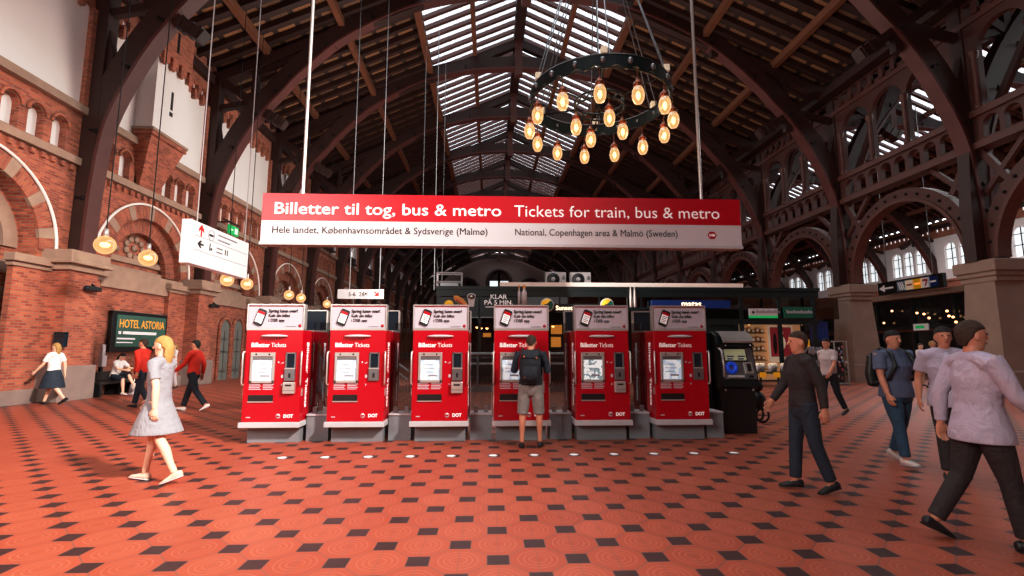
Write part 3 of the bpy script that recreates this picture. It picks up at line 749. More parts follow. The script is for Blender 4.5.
slab(-.27, .17, .52, .95, .03, .045).build('display_frame', M['black'], fp); slab(-.24, .15, .56, .9, .045, .05).build('display', M['lcd'], fp)
mb = MB()
for u in (-.2, .0): mb.add(slab(u, u+.13, .66, .7, .05, .053).v, [(0,1,2,3),(7,6,5,4)])
for u in (-.2, .0): mb.add(slab(u, u+.1, .58, .62, .05, .053).v, [(0,1,2,3),(7,6,5,4)])
mb.build('display_text', M['blue'], fp)
c = slope(-.15, .33, .05); mb = MB().tube([(c[0]+.075*math.cos(2*PI*k/16), c[1]-.0+.02*math.sin(2*PI*k/16), c[2]+.075*math.sin(2*PI*k/16)) for k in range(16)], .038, 8, True); mb.build('keypad_ring', M['phoneblue'], fp)
slab(.09, .24, .16, .5, .03, .05).build('keypad', M['silver'], fp); slab(.13, .2, .22, .45, .05, .06).build('card_slot', M['slot'], fp)
slab(-.24, .06, .04, .11, .03, .05).build('coin_tray', M['ledge'], fp); slab(.14,.22,.03,.1,.03,.045).build('return_slot', M['slot'], fp)
MB().tube([(-.3,.1,1.5),(-.32,-.06,1.45),(-.32,-.12,1.2),(-.31,-.09,1.0)], .02, 8).build('handset', M['silver'], t)
pts = [(.02,1.57),(.0,1.6),(.06,1.68),(.15,1.75),(.28,1.79)]
mb = MB()
for (a, b), (c_, d) in zip(pts, pts[1:]): mb.add([(-.27,a-.02,b+.02),(.3,a-.02,b+.02),(.3,c_-.02,d+.02),(-.27,c_-.02,d+.02)], [(0,1,2,3)])
mb.build('hood', M['silver'], t)
MB().box(-.3,.3,-.02,.06,1.52,1.56).build('hood_edge', M['black'], t)
mb = MB()
for u in (-.25, .25): mb.ell((u,.0,.76), .02, .02, .02, 8, 5).ell((u*.9,-.03,1.545), .015, .015, .015, 8, 5)
mb.build('bolt', M['silver'], t)
# luggage trolley behind the payphone
q = P(766, 424, Z=0); t = thing('luggage_trolley', 'small black wheeled trolley parked behind the payphone', 'trolley', (q.x, q.y+.2, 0))
MB().tube([(-.12,.0,.1),(-.14,.05,.6),(-.15,.08,1.0),(-.05,.1,1.05)], .018, 8).build('pole', M['black'], t)
for e in (-.06, .14): MB().tube([(.02+.13*math.cos(2*PI*k/18), e, .15+.13*math.sin(2*PI*k/18)) for k in range(18)], .02, 8, True).tube([(-.1,e,.15),(.14,e,.15)], .008, 6).tube([(.02,e,.03),(.02,e,.27)], .008, 6).build('wheel', M['rubber'], t)
MB().ell((-.02,.04,.44), .17, .14, .19).build('bag_body', M['black'], t); MB().ell((.0,.05,.72), .12, .1, .11).build('bag_top', M['rubber'], t)
# ---------------------------------------------------------------- floor lights
fl0 = None
for k, px in enumerate([282,325,368,410,451,493,534,574,614,654,694,734]):
    q = P(px, 457-.011*(px-368), Z=0)
    if fl0 is None:
        fl0 = thing('floor_light', 'small round white light set flush in the tiled floor before the machines', 'floor light', (q.x,q.y,0), group='row of floor lights')
        MB().lathe([(0,.006),(.055,.006),(.06,.004)], (0,0,0), 14).build('lens', M['pure'], fl0); MB().lathe([(.06,.0),(.06,.006),(.078,.005),(.08,0)], (0,0,0), 14).build('rim', M['steel'], fl0)
    else: copy_thing(fl0, (q.x,q.y,0), None)
# ================================================================ HANGING SIGNS
YS = 8.3
a, b = P(262, 216, Y=YS), P(740.5, 224, Y=YS); zt, zb = P(500, 196.5, Y=YS).z, P(500, 244, Y=YS).z
W_ = b.x-a.x; zm = zb+(zt-zb)*.44
t = thing('ticket_sign', 'long hanging red and white sign above the ticket machines', 'sign', ((a.x+b.x)/2, YS, zb)); hw = W_/2; H_ = zt-zb
MB().box(-hw, hw, 0, .16, 0, H_).build('sign_box', M['signwhite'], t)
MB().box(-hw, hw, -.012, .0, zm-zb, H_).build('red_band', M['sign_red'], t); MB().box(-hw, hw, -.01, .0, .0, zm-zb).build('white_band', M['signwhite'], t)
MB().box(-hw-.01, hw+.01, -.03, .18, -.05, 0).build('bottom_rail', M['ledge'], t)
def sx(px, Y=YS): return P(px, 220, Y=Y).x-t.location.x
text('Billetter til tog, bus & metro', .29, M['pure'], t, (sx(273),-.014,.49), bold=.0038, width=sx(500)-sx(273))
text('Tickets for train, bus & metro', .29, M['pure'], t, (sx(514),-.014,.49), width=sx(719)-sx(514))
text('Hele landet, Københavnsområdet & Sydsverige (Malmø)', .17, M['letter'], t, (sx(272.5),-.012,.155), bold=.001, width=sx(487)-sx(272.5))
text('National, Copenhagen area & Malmö (Sweden)', .17, M['letter'], t, (sx(514.5),-.012,.155), width=sx(676)-sx(514.5))
lg = MB().prism([(sx(711)+.085*math.cos(PI*k/3), .19+.075*math.sin(PI*k/3)) for k in range(6)], -.014, 0, 'y').build('logo', M['red2'], t)
text('DSB', .06, M['pure'], lg, (sx(711),-.016,.17), align='CENTER', bold=.002)
for px in (301, 703):
    x = P(px, 195, Y=YS).x-t.location.x; MB().tube([(x,.08,H_),(x,.08,15.2-zb)], .03, 8).build('hanger_rod', M['silver'], t)
# wayfinding sign along the hall
XS = -7.06; A, B = P(190, 240, X=XS), P(248, 258, X=XS); zt, zb = P(190, 218, X=XS).z, P(190, 263, X=XS).z
t = thing('wayfinding_sign', 'white hanging direction sign with a red arrow near the brick wall', 'sign', (XS, (A.y+B.y)/2, zb)); L = (B.y-A.y)/2; H_ = zt-zb
MB().box(-.22, 0, -L, L, 0, H_).build('sign_box', M['pure'], t, bevel=.01)
mb = MB()
for k in (1/3, 2/3): mb.box(0,.004,-L+.18,L-.08,H_*k,H_*k+.012)
mb.build('divider_line', M['letter_grey'], t)
def arrow(c, s, ang, m, par, face, name='arrow'):
    poly = rot2([(-.09,-.5),(.09,-.5),(.09,.05),(.36,-.2),(.36,.08),(0,.48),(-.36,.08),(-.36,-.2),(-.09,.05)], ang); poly = [(c[0]+u*s, c[1]+v*s) for u, v in poly]
    return (MB().prism(poly, 0, .006, 'x') if face == '+x' else MB().prism(poly, -.008, 0, 'y')).build(name, m, par)
arrow((-L+.42, H_*.83), .3, 0, M['arrow'], t, '+x'); arrow((-L+.42, H_*.5), .26, PI/2, M['letter'], t, '+x')
mb = MB().tube([(.004,-L+.85+.13*math.cos(2*PI*k/20),H_*.8+.13*math.sin(2*PI*k/20)) for k in range(20)], .006, 5, True); mb.box(0,.006,-L+.76,-L+.94,H_*.8-.03,H_*.8+.03)
mb.box(0,.006,-L+.8,-L+.84,H_*.42,H_*.6).box(0,.006,-L+.86,-L+.92,H_*.44,H_*.5).box(0,.006,-L+1.52,-L+1.56,H_*.44,H_*.58).box(0,.006,-L+1.62,-L+1.66,H_*.44,H_*.58); mb.build('pictogram', M['letter'], t)
mb = MB()
for k, (u0, u1, w) in enumerate(((1.15,2.1,.88),(1.15,1.75,.76),(1.12,1.4,.55),(1.12,1.4,.45))): mb.box(0,.005,-L+u0,-L+u1,H_*w-.02,H_*w+.02)
mb.build('sign_lines', M['letter_grey'], t)
for px, py in ((197.5, 216), (245, 238)):
    y = P(px, py, X=XS-.1).y-t.location.y; MB().tube([(-.1,y,H_),(-.1,y,14.-zb)], .014, 6).build('hanger_cable', M['ledge'], t)
# platform sign further back
YP = 19.5; c0, c1 = P(337.5, 294, Y=YP), P(383, 294, Y=YP); zt, zb = P(360, 289.3, Y=YP).z, P(360, 298.5, Y=YP).z
t = thing('platform_sign', 'small white hanging sign with platform numbers and a red arrow', 'sign', ((c0.x+c1.x)/2, YP, zb)); hw = (c1.x-c0.x)/2; H_ = zt-zb
MB().box(-hw, hw, 0, .12, 0, H_).build('sign_box', M['pure'], t)
text('5-6  26', .24, M['letter'], t, (-hw+.42,-.004,.09), width=.62); arrow((hw-.25, H_*.5), .27, -3*PI/4, M['arrow'], t, '-y')
MB().tube([(hw-.68+.09*math.cos(2*PI*k/16),-.004,H_/2+.09*math.sin(2*PI*k/16)) for k in range(16)], .007, 5, True).box(hw-.72,hw-.64,-.006,0,H_/2-.03,H_/2+.04).build('pictogram', M['letter'], t)
for px in (350, 380):
    x = P(px-1, 289, Y=YP).x-t.location.x; MB().tube([(x,.06,H_),(x,.06,17.0-zb)], .018, 6).build('hanger_cable', M['steel'], t)
# exit sign on a wall bracket
q = P(233, 231, X=-11.9); t = thing('exit_sign', 'small green exit sign on a bracket by the brick wall', 'sign', (q.x, q.y, q.z-.2))
MB().box(-.05,.05,-.4,.4,0,.42).build('sign_box', M['exitgreen'], t); MB().box(.05,.06,.05,.3,.08,.34).box(.05,.06,-.3,-.1,.18,.24).build('pictogram', M['pure'], t)
MB().bar((WX-t.location.x,-.3,.55),(0,-.3,.55),.05,.05).bar((0,-.9,.55),(0,.6,.55),.05,.05).bar((0,-.2,.42),(0,-.2,.55),.03,.03).bar((0,.3,.42),(0,.3,.55),.03,.03).build('bracket', M['iron'], t)
# ================================================================ CHANDELIER
CY = 12.3; CX = P(599, 100, Y=CY).x; CZ = 7.95; RR = 1.83
t = thing('chandelier', 'great iron ring chandelier with clear glowing glass lamps', 'chandelier', (CX, CY, CZ))
mb = MB(); n = 48
for r0, z0, z1 in ((RR,.02,.3),):
    vs = []; fs = []
    for i in range(n):
        a = 2*PI*i/n; zz = z0-.05*(1 if i % 2 else -1)
        for r, z in ((r0-.02,zz),(r0+.02,zz),(r0+.02,z1),(r0-.02,z1)): vs.append((r*math.cos(a), r*math.sin(a), z))
    for i in range(n):
        for j in range(4): fs.append((4*i+j, 4*i+(j+1)%4, 4*((i+1)%n)+(j+1)%4, 4*((i+1)%n)+j))
    mb.add(vs, fs)
mb.tube([(RR*math.cos(2*PI*i/n),RR*math.sin(2*PI*i/n),.32) for i in range(n)], .035, 6, True)
mb.tube([(RR*math.cos(2*PI*i/n),RR*math.sin(2*PI*i/n),.0) for i in range(n)], .02, 6, True); mb.build('outer_ring', M['teal'], t)
mb = MB()
for i in range(18):
    a = 2*PI*i/18; mb.ell(((RR+.03)*math.cos(a),(RR+.03)*math.sin(a),.18), .07, .07, .08, 8, 5)
mb.build('rosette', M['steel'], t)
mb = MB().tube([(.66*math.cos(2*PI*i/32),.66*math.sin(2*PI*i/32),.1) for i in range(32)], .03, 6, True).tube([(.66*math.cos(2*PI*i/32),.66*math.sin(2*PI*i/32),-.08) for i in range(32)], .025, 6, True)
for i in range(16): a = 2*PI*i/16; mb.bar((.66*math.cos(a),.66*math.sin(a),-.08),(.66*math.cos(a+.2),.66*math.sin(a+.2),.1),.03,.02)
mb.build('inner_ring', M['teal'], t)
top = 11.9
for k in range(6):
    a = 2*PI*(k+.35)/6; mb = MB()
    for e in (-.07, .07):
        mb.tube([(RR*math.cos(a+e),RR*math.sin(a+e),.34),(.2*math.cos(a),.2*math.sin(a),top-6)], .016, 5)
    mb.build('chain', M['steel'], t)
    MB().box(-.07,.07,-.07,.07,.34,.5).build('chain_clamp', M['cream'], t, (RR*math.cos(a),RR*math.sin(a),0))
    MB().bar((.66*math.cos(a),.66*math.sin(a),.1),(RR*math.cos(a),RR*math.sin(a),.28),.03,.03).build('spoke', M['iron'], t)
MB().tube([(0,0,-.1),(0,0,top)], .022, 6).ell((0,0,5.9),.2,.2,.2,12,8).ell((0,0,.0),.12,.12,.2,10,6).ell((0,0,3.2),.1,.1,.1).build('stem', M['iron'], t)
def make_lamp():
    o = MB().lathe([(.0,.36),(.03,.36),(.05,.3),(.1,.27),(.115,.2),(.09,.16)], (0,0,0), 14).tube([(0,0,.36),(0,0,.62)], .014, 6).build('lamp_holder', mat('copper','#8a4a30',.35,.7), None)
    MB().lathe([(.085,.17),(.13,.08),(.15,-.03),(.135,-.14),(.09,-.23),(.0,-.27)], (0,0,0), 16).build('globe', M['globe'], o)
    MB().ell((0,0,-.05), .05, .05, .1, 10, 8).build('filament', M['hot'], o)
    return o
lamp = make_lamp(); lamps = []
for k in range(13): a = 2*PI*(k+.3)/13; lamps.append(((RR+.04)*math.cos(a), (RR+.04)*math.sin(a), -.62))
for k in range(4): a = 2*PI*(k+.1)/4; lamps.append((.66*math.cos(a), .66*math.sin(a), -.62))
for k, l in enumerate(lamps):
    o = lamp if k == 0 else dup(lamp); o.parent = t; o.location = l
for dx, dy in ((1.2,0),(-1.2,0.3),(0,-1.2)):
    pl = bpy.data.lights.new('lamp_glow','POINT'); pl.energy = 45; pl.color = (1,.62,.3); pl.shadow_soft_size = .3; po = bpy.data.objects.new('lamp_glow', pl); COL.objects.link(po); po.location = (CX+dx, CY+dy, CZ-.9)
# pendant globes near the brick wall
pend = thing('pendant_lamp', '', 'lamp', group='glowing glass pendant lamps by the brick wall')
MB().lathe([(.0,.24),(.06,.23)]+[(.235*math.sin(R(a_)),.235*math.cos(R(a_))) for a_ in range(30,181,15)], (0,0,0), 20).build('globe', M['globe'], pend)
MB().lathe([(0,.42),(.05,.42),(.06,.22),(0,.2)], (0,0,0), 12).build('socket', M['silver'], pend)
MB().ell((0,0,0), .11, .11, .06, 12, 8).build('filament', M['hot'], pend)
MB().tube([(0,0,.42),(0,0,10.9)], .014, 6).build('cord', M['iron'], pend)
PEND = [(105,245,'closest to the brick pier with the camera'),(148,258,'in front of the lunette above the hotel poster'),(227,280,'under the direction sign, first of the second pair'),(247,284,'under the direction sign, second of the second pair'),
        (289,295,'above the first ticket machine, first of the third pair'),(301,298,'above the first ticket machine, second of the third pair'),(327,304,'above the second ticket machine, farthest down the wall')]
for k, (px, py, wh) in enumerate(PEND):
    q = P(px, py, X=-9.8); o = pend if k == 0 else dup(pend); o.location = q; o['label'] = 'glowing round glass pendant lamp '+wh
# loose hanging cables beyond the sign
hc = None
for px, Y, lo in ((421,24,285),(434,22,290),(442,26,280)):
    q = P(px, lo, Y=Y)
    if hc is None: hc = MB().tube([(0,0,0),(0,0,12.6)], .016, 6).build('hanging_cable', M['steel'], None, q); tag(hc, 'thin steel cable hanging from the roof behind the ticket sign', 'cable', 'cables behind the ticket sign')
    else: o = dup(hc); o.location = q
# ================================================================ KIOSK PAVILION
YK = 20.6
def K(px, py, Y=YK): return P(px, py, Y=Y)
kx0, kx1, kz = K(438, 300).x, K(816, 300).x, K(600, 290).z
t = thing('kiosk', 'dark framed glass shop pavilion behind the ticket machines', 'kiosk', ((kx0+kx1)/2, YK, 0)); L = t.location
W = dict(world=True)
xg = K(700, 300).x; KD = 27.5
MB().box(kx0-.1, kx1+.1, YK-.15, KD, kz-.02, kz+.12).build('roof', M['teal'], t, **W)
MB().box(K(500,285).x, K(742,285).x, YK-.1, YK+.3, kz+.12, K(600,283.).z).build('roof_duct', M['trimwhite'], t, **W)
MB().box(kx0-.06, kx1+.06, YK-.1, YK+.1, K(600,297).z, kz-.02).build('top_beam', M['teal'], t, **W)
for px in (438, 479.5, 517.5, 742, 780, 814.5): 
    x = K(px, 330).x; MB().box(x-.07, x+.07, YK-.07, YK+.07, 0, K(600,296).z).build('mullion', M['teal'], t, **W)
for px in (560, 600, 642, 690): 
    x = K(px, 330).x; MB().box(x-.03, x+.03, YK-.03, YK+.03, K(600,309).z, K(600,296).z).build('mullion', M['teal'], t, **W)
MB().box(xg, kx1, YK-.08, YK+.08, K(740,324.5).z, K(740,319).z).build('lintel', M['teal'], t, **W)
MB().box(K(517,0).x, xg, YK-.06, YK+.06, K(600,310.5).z, K(600,308).z).build('lintel', M['teal'], t, **W)
for a_, b_ in ((517.5,527.5),(627.5,637)): MB().box(K(a_,0).x, K(b_,0).x, YK-.38, YK-.06, K(600,309.3).z, K(600,308).z).build('ledge', M['teal'], t, **W)
for a_, b_ in ((438,479.5),(517.5,742),(742,780),(780,814.5)):
    MB().box(K(a_,0).x+.07, K(b_,0).x-.07, YK-.01, YK+.01, K(740,319).z if a_ > 700 else K(600,309).z, K(600,297).z).build('glass_pane', M['smoke'], t, **W)
MB().box(kx1-.03, kx1, YK, KD, 2.9, kz-.02).build('glass_side', M['smoke'], t, **W)
MB().box(kx0, kx1, KD-.1, KD, 0, kz-.02).build('rear_wall', M['teal'], t, **W)
MB().box(kx0, kx0+.1, YK, KD, 0, kz-.02).build('side_wall', M['teal'], t, **W)
MB().box(xg-.3, xg+1.6, YK+.5, YK+.7, 0, K(700,322).z).build('partition', M['teal_panel'], t, **W)
MB().box(kx0+.1, xg-.3, YK+1.6, YK+2.2, 0, 1.05).build('counter', M['wood'], t, bevel=.01, **W)
MB().box(kx0+.1, xg-.3, YK+1.5, YK+2.3, 1.05, 1.1).build('counter_top', M['steel'], t, **W)
MB().box(K(745,0).x, K(806,0).x, YK+2.2, YK+2.3, 0, K(740,322).z).build('shop_wall', M['warm'], t, **W)
sh = MB(); 
for k in range(5): sh.box(K(744,0).x, K(766,0).x, YK+1.8, YK+2.2, .5+.42*k, .53+.42*k)
sh.build('shop_shelf', M['wood'], t, **W)
MB().box(K(806.5,0).x, kx1-.1, YK+.3, YK+.4, K(740,341).z, K(740,321).z).build('blue_panel', M['blue'], t, **W)
# goods on the lit shelves
g0 = None
for k in range(5):
    for j in range(5):
        x = K(745.5+4.3*j,0).x+.05
        if g0 is None:
            g0 = thing('boxed_goods', 'small warm lit box of goods on the shelves of the shop', 'box', (x, YK+1.98, .533), group='boxes on the shop shelves')
            MB().box(-.07,.07,-.08,.08,0,.22).build('box_body', M['bun'], g0); MB().box(-.05,.05,-.085,-.08,.05,.16).build('box_front', M['cream'], g0)
        else:
            o = copy_thing(g0, (x, YK+1.98, .533+.42*k), None); o.scale = (1,1,.7+.5*random.random())
# lamps and menu screens inside
il = None
for px, py, dy in ((749,323.5,1.),(783,323.5,1.),(802,323.5,1.),(477,327,1.2),(481,328,1.3),(487,328,1.2),(553,326,1.6),(566,326,1.5)):
    q = K(px, py, YK+dy)
    if il is None:
        il = thing('spot_lamp', 'small warm spotlight under the ceiling of the shop pavilion', 'lamp', q, group='spotlights inside the shop pavilion')
        MB().ell((0,0,0), .06, .06, .06, 10, 6).build('bulb', M['hot'], il); MB().lathe([(.07,.0),(.07,.1),(.02,.14)], (0,0,0), 10).tube([(0,0,.13),(0,0,.45)], .012, 5).build('fitting', M['iron'], il)
    else: copy_thing(il, q, None)
for n_, px0, px1, py0, py1, dy, m_, lb in (('menu_screen',551,562,325,334,2.4,'orange','bright orange menu screen high behind the counter'),('menu_screen',551,561,337,347,2.9,'orange','lower orange lit screen behind the counter beside the fourth machine'),('menu_screen',483,491,333,337,2.5,'orange','small dim orange lit screen between the third and fourth machines')):
    a_, b_ = K(px0,py0,YK+dy), K(px1,py1,YK+dy); s_ = thing(n_, lb, 'screen', ((a_.x+b_.x)/2, YK+dy, b_.z)); h = (b_.x-a_.x)/2
    MB().box(-h,h,0,.04,0,a_.z-b_.z).build('display', M[m_], s_); MB().box(-h-.03,h+.03,.0,.06,-.03,0).box(-h-.03,h+.03,0,.06,a_.z-b_.z,a_.z-b_.z+.03).build('screen_frame', M['black'], s_)
    MB().bar((0,.05,a_.z-b_.z),(0,.05,kz-.06-b_.z),.05,.05).build('mount', M['black'], s_)
# menu panel boards
for px0, px1, lb in ((440.5,478.5,'dark panel board with pictures of a sandwich and a coffee cup'),(480.5,516.5,'dark panel board with white slab lettering above the fourth machine')):
    a_, b_ = K(px0,297.2,YK-.12), K(px1,317,YK-.12); s_ = thing('menu_board', lb, 'sign', ((a_.x+b_.x)/2, YK-.16, b_.z)); h = (b_.x-a_.x)/2; hz = a_.z-b_.z
    MB().box(-h,h,0,.05,0,hz).build('board', M['teal_panel'], s_); MB().box(-h,h,-.01,.05,-.04,0).build('board_edge', M['steel'], s_)
    def rel(px, py): q = K(px, py, YK-.12); return q.x-s_.location.x, q.z-s_.location.z
    if px0 < 460:
        x, z = rel(471.5, 296.); cup = MB().prism([(x-.17,z),(x+.17,z),(x+.1,z-.46),(x-.1,z-.46)], -.03, 0, 'y').build('cup_picture', M['signwhite'], s_)
        MB().ell((x,-.03,z-.03),.19,.02,.14,16,8).build('cup_rim', M['signwhite'], cup); MB().ell((x,-.045,z-.03),.15,.02,.1,16,8).build('coffee', M['coffee'], cup); MB().ell((x,-.06,z-.02),.06,.015,.04,10,6).build('foam', M['cream'], cup)
        x, z = rel(460.5, 301.5); mb = MB().ell((x,-.02,z),.36,.02,.15,18,8,Matrix.Rotation(R(38),3,'Y')); sw = mb.build('sandwich_picture', M['bun'], s_)
        MB().ell((x-.03,-.04,z-.05),.22,.015,.05,14,6,Matrix.Rotation(R(38),3,'Y')).build('tomato', M['tomato'], sw); MB().ell((x-.05,-.05,z-.1),.2,.012,.03,14,6,Matrix.Rotation(R(38),3,'Y')).build('lettuce', M['leaf'], sw)
        x, z = rel(449, 305); MB().lathe([(0,-.03),(.2,-.03),(.2,0)], (x,0,z), 20, 'y').build('yellow_roundel', M['yellow'], s_)
    else:
        x, z = rel(498.5, 299.); text('KLAR', .27, M['pure'], s_, (x,-.01,z), bold=.006, align='CENTER', width=.7)
        x, z = rel(498.5, 304.6); text('PÅ 5 MIN.', .26, M['pure'], s_, (x,-.01,z), bold=.006, align='CENTER', width=1.2)
        x, z = rel(485.5, 307.); MB().box(x,x+.5,-.01,0,z-.03,z+.03).build('small_print', M['signwhite'], s_)
# round logos, shop name signs
for px, lb in ((547,'round yellow and dark logo sign above the man at the machine'),(607,'round yellow and dark logo sign above the fifth ticket machine')):
    q = K(px, 305, YK-.3); s_ = thing('round_sign', lb, 'sign', (q.x, YK-.3, q.z-.29))
    MB().lathe([(0,-.04),(.27,-.04),(.29,-.02),(.29,.04),(0,.04)], (0,0,.29), 24, 'y').build('disc', M['signwhite'], s_)
    MB().lathe([(0,-.05),(.25,-.05),(.25,-.04)], (0,0,.29), 24, 'y').build('disc_face', M['yellow'], s_)
    MB().prism([(.25*math.cos(a_),.29+.25*math.sin(a_)) for a_ in [R(-70+15*k) for k in range(9)]]+[(-.02,.33)], -.056, -.04, 'y').build('disc_wedge', M['green'], s_)
    MB().prism([(-.16,.22),(.08,.22),(.12,.32),(-.1,.32)], -.06, -.04, 'y').build('disc_mark', M['black'], s_); MB().box(-.03,.03,.04,.22,.26,.32).build('mount', M['black'], s_)
q0, q1 = K(555,307.5,YK-.2), K(601,311.5,YK-.2); s_ = thing('restaurant_sign', 'lit white restaurant name lettering on a dark board between two round signs', 'sign', ((q0.x+q1.x)/2, YK-.2, q1.z)); h = (q1.x-q0.x)/2
MB().box(-h,h,0,.1,-.05,.32).build('board', M['black'], s_)
text('Sunset Boulevard', .26, mat('lit_letter','#ffe9cc',.5,emit=1.2,var=0), s_, (-h+.03,-.01,.06), bold=.008, width=2*h-.08)
q0, q1 = K(652,300,YK-.35), K(730.5,308,YK-.35); s_ = thing('pharmacy_sign', 'long dark blue shop sign with small white lettering', 'sign', ((q0.x+q1.x)/2, YK-.35, q1.z)); h = (q1.x-q0.x)/2
MB().box(-h,h,0,.25,0,q0.z-q1.z).build('board', M['blue'], s_); text('matas', .42, mat('lit_letter','#ffe9cc',.5,emit=1.2,var=0), s_, (.0,-.01,.03), bold=.01, align='CENTER', width=.85)
q0, q1 = K(749.5,308.5,YK-.2), K(778,318,YK-.2); s_ = thing('shop_sign', 'white shop sign with a green lower edge over the lit shop', 'sign', ((q0.x+q1.x)/2, YK-.2, q1.z)); h = (q1.x-q0.x)/2; hz = q0.z-q1.z
MB().box(-h,h,0,.1,.09,hz).build('board', M['signwhite'], s_); MB().box(-h,h,-.002,.1,0,.1).build('green_edge', M['exitgreen'], s_)
MB().ell((-h+.15,-.01,hz*.6),.06,.01,.06).build('dot', M['black'], s_); mb = MB()
for k in range(16): mb.box(-h+.3+.066*k, -h+.345+.066*k, -.006, 0, hz*.53, hz*.53+.09+.05*(k % 4 == 0))
mb.build('sign_letters', M['letter_grey'], s_)
q0, q1 = K(784,307,YK-.2), K(813,318,YK-.2); s_ = thing('shop_sign', 'dark green shop sign with pale lettering beside the white one', 'sign', ((q0.x+q1.x)/2, YK-.2, q1.z)); h = (q1.x-q0.x)/2; hz = q0.z-q1.z
MB().box(-h,h,0,.1,0,hz).build('board', M['green'], s_); mb = MB()
for k in range(18): mb.box(-h+.1+.064*k, -h+.14+.064*k, -.006, 0, hz*.42, hz*.42+.1+.05*(k % 5 == 0))
mb.build('sign_letters', M['ledge'], s_)
# white bottle shapes and silver cones standing on the kiosk ledge
for k, px in enumerate((519, 524)):
    q = K(px, 310.3, YK-.12); s_ = thing('display_bottle', 'tall pale bottle shape on the pavilion ledge, %s of two' % ('narrower' if k == 0 else 'wider'), 'bottle', (q.x, YK-.235, K(600,308).z+.004))
    r_ = .06 if k == 0 else .12
    MB().lathe([(0,0),(r_,0),(r_,.62),(r_*.5,.72),(r_*.5,.78),(0,.78)], (0,0,0), 12).build('bottle_body', M['signwhite'], s_); MB().lathe([(r_*.55,.78),(r_*.6,.9),(0,.95)], (0,0,0), 10).build('cap', M['bun'], s_)
for k, px in enumerate((630.5, 634.5)):
    q = K(px, 310, YK-.12); s_ = thing('display_cone', 'tall silver pointed cone on the pavilion ledge, %s of two' % ('nearer the yellow roundel' if k == 0 else 'nearer the blue sign'), 'ornament', (q.x, YK-.21, K(600,308).z+.004))
    MB().lathe([(0,0),(.07,0),(.066,.4),(.045,.7),(.0,1.)], (0,0,0), 12).build('cone', M['silver'], s_); MB().lathe([(0,-.0),(.07,-.0),(.07,.04)], (0,0,0), 12).build('foot', M['steel'], s_)
# roof plant
for k, px in enumerate((556, 581)):
    q = K(px, 286, YK+1.); s_ = thing('air_conditioner', 'white air conditioning unit on the pavilion roof, %s' % ('nearer the arched end window' if k == 0 else 'farther from the arched end window'), 'air conditioner', (q.x, YK+1., kz+.123))
    MB().box(-.46,.46,0,.4,.12,.8).build('casing', M['ledge'], s_, bevel=.02); MB().lathe([(0,-.02),(.27,-.02),(.29,0)], (-.12,0,.47), 20, 'y').build('fan_grille', M['black'], s_)
    MB().lathe([(0,-.035),(.1,-.035),(.1,-.02)], (-.12,0,.47), 12, 'y').build('fan_hub', M['ledge'], s_); MB().ell((.33,0,.55),.08,.03,.1).build('badge', M['steel'], s_)
    for e in (-.4,.35): MB().box(e,e+.06,.0,.4,0,.12).build('foot', M['steel'], s_)
q = K(449, 285, YK+1.); s_ = thing('roof_cage', 'white metal cage frame on the pavilion roof by the brick wall side', 'cage', (q.x, YK+1., kz+.12)); mb = MB()
for a_ in (-.55,.55):
    for b_ in (0,.5): mb.box(a_-.025,a_+.025,b_-.025,b_+.025,0,.75)
for z_ in (.35,.75):
    for b_ in (0,.5): mb.box(-.55,.55,b_-.02,b_+.02,z_-.03,z_+.02)
    for a_ in (-.55,.55): mb.box(a_-.02,a_+.02,0,.5,z_-.03,z_+.02)
mb.build('cage_frame', M['ledge'], s_); MB().box(-.4,.4,.1,.4,.0,.3).build('cage_box', M['steel'], s_); MB().tube([(-.5,.0,.75),(-.55,0,1.3)], .02, 5).build('aerial', M['steel'], s_)
# shop poster, table with bundles, price cards, rack
q0, q1 = K(767.5,325.5,YK+2.), K(795,362,YK+2.); s_ = thing('shop_poster', 'large red fashion poster in the lit shop', 'poster', ((q0.x+q1.x)/2, YK+2., q1.z)); h = (q1.x-q0.x)/2; hz = q0.z-q1.z
MB().box(-h,h,0,.05,0,hz).build('frame', M['cream'], s_); MB().box(-h+.1,h-.1,-.01,.0,.25,hz-.08).build('picture', M['redposter'], s_)
MB().ell((.05,-.02,hz*.52),.16,.015,.3).ell((.02,-.02,hz*.8),.1,.015,.12).build('figure_shape', M['cream'], s_); MB().ell((-.3,-.02,hz*.5),.1,.015,.5).build('dark_shape', M['wood'], s_)
q = K(783, 385, YK-1.4); s_ = thing('display_table', 'low dark display table before the lit shop', 'table', (q.x, q.y, 0))
MB().box(-1.15,1.15,-.35,.35,.5,.56).build('table_top', M['wood'], s_, bevel=.01)
for a_ in (-1.05,0,1.05):
    for b_ in (-.28,.28): MB().box(a_-.03,a_+.03,b_-.03,b_+.03,0,.5).build('leg', M['black'], s_)
MB().box(-1.15,1.15,-.33,.33,.2,.23).build('shelf', M['wood'], s_)
TX, TY = q.x, q.y; bd = None
for k in range(9):
    x = TX-1.0+.25*k
    if bd is None:
        bd = thing('wrapped_bundle', 'pale wrapped bundle of goods on the low table before the shop', 'bundle', (x, TY, .56), group='bundles on the low display table')
        MB().lathe([(.0,0),(.07,0),(.13,.22),(.11,.24),(0,.2)], (0,0,0), 10).build('wrapping', M['ledge'], bd); mb = MB()
        for j in range(7): a_ = 2*PI*j/6; mb.ell((.07*math.cos(a_) if j else 0,.07*math.sin(a_) if j else 0,.27+.03*(j % 2)),.05,.05,.05,7,5)
        mb.build('contents', M['cream'], bd)
    else:
        o = copy_thing(bd, (x, TY+(.1 if k % 2 else -.1), .56), None, random.random()*6)
pc = None
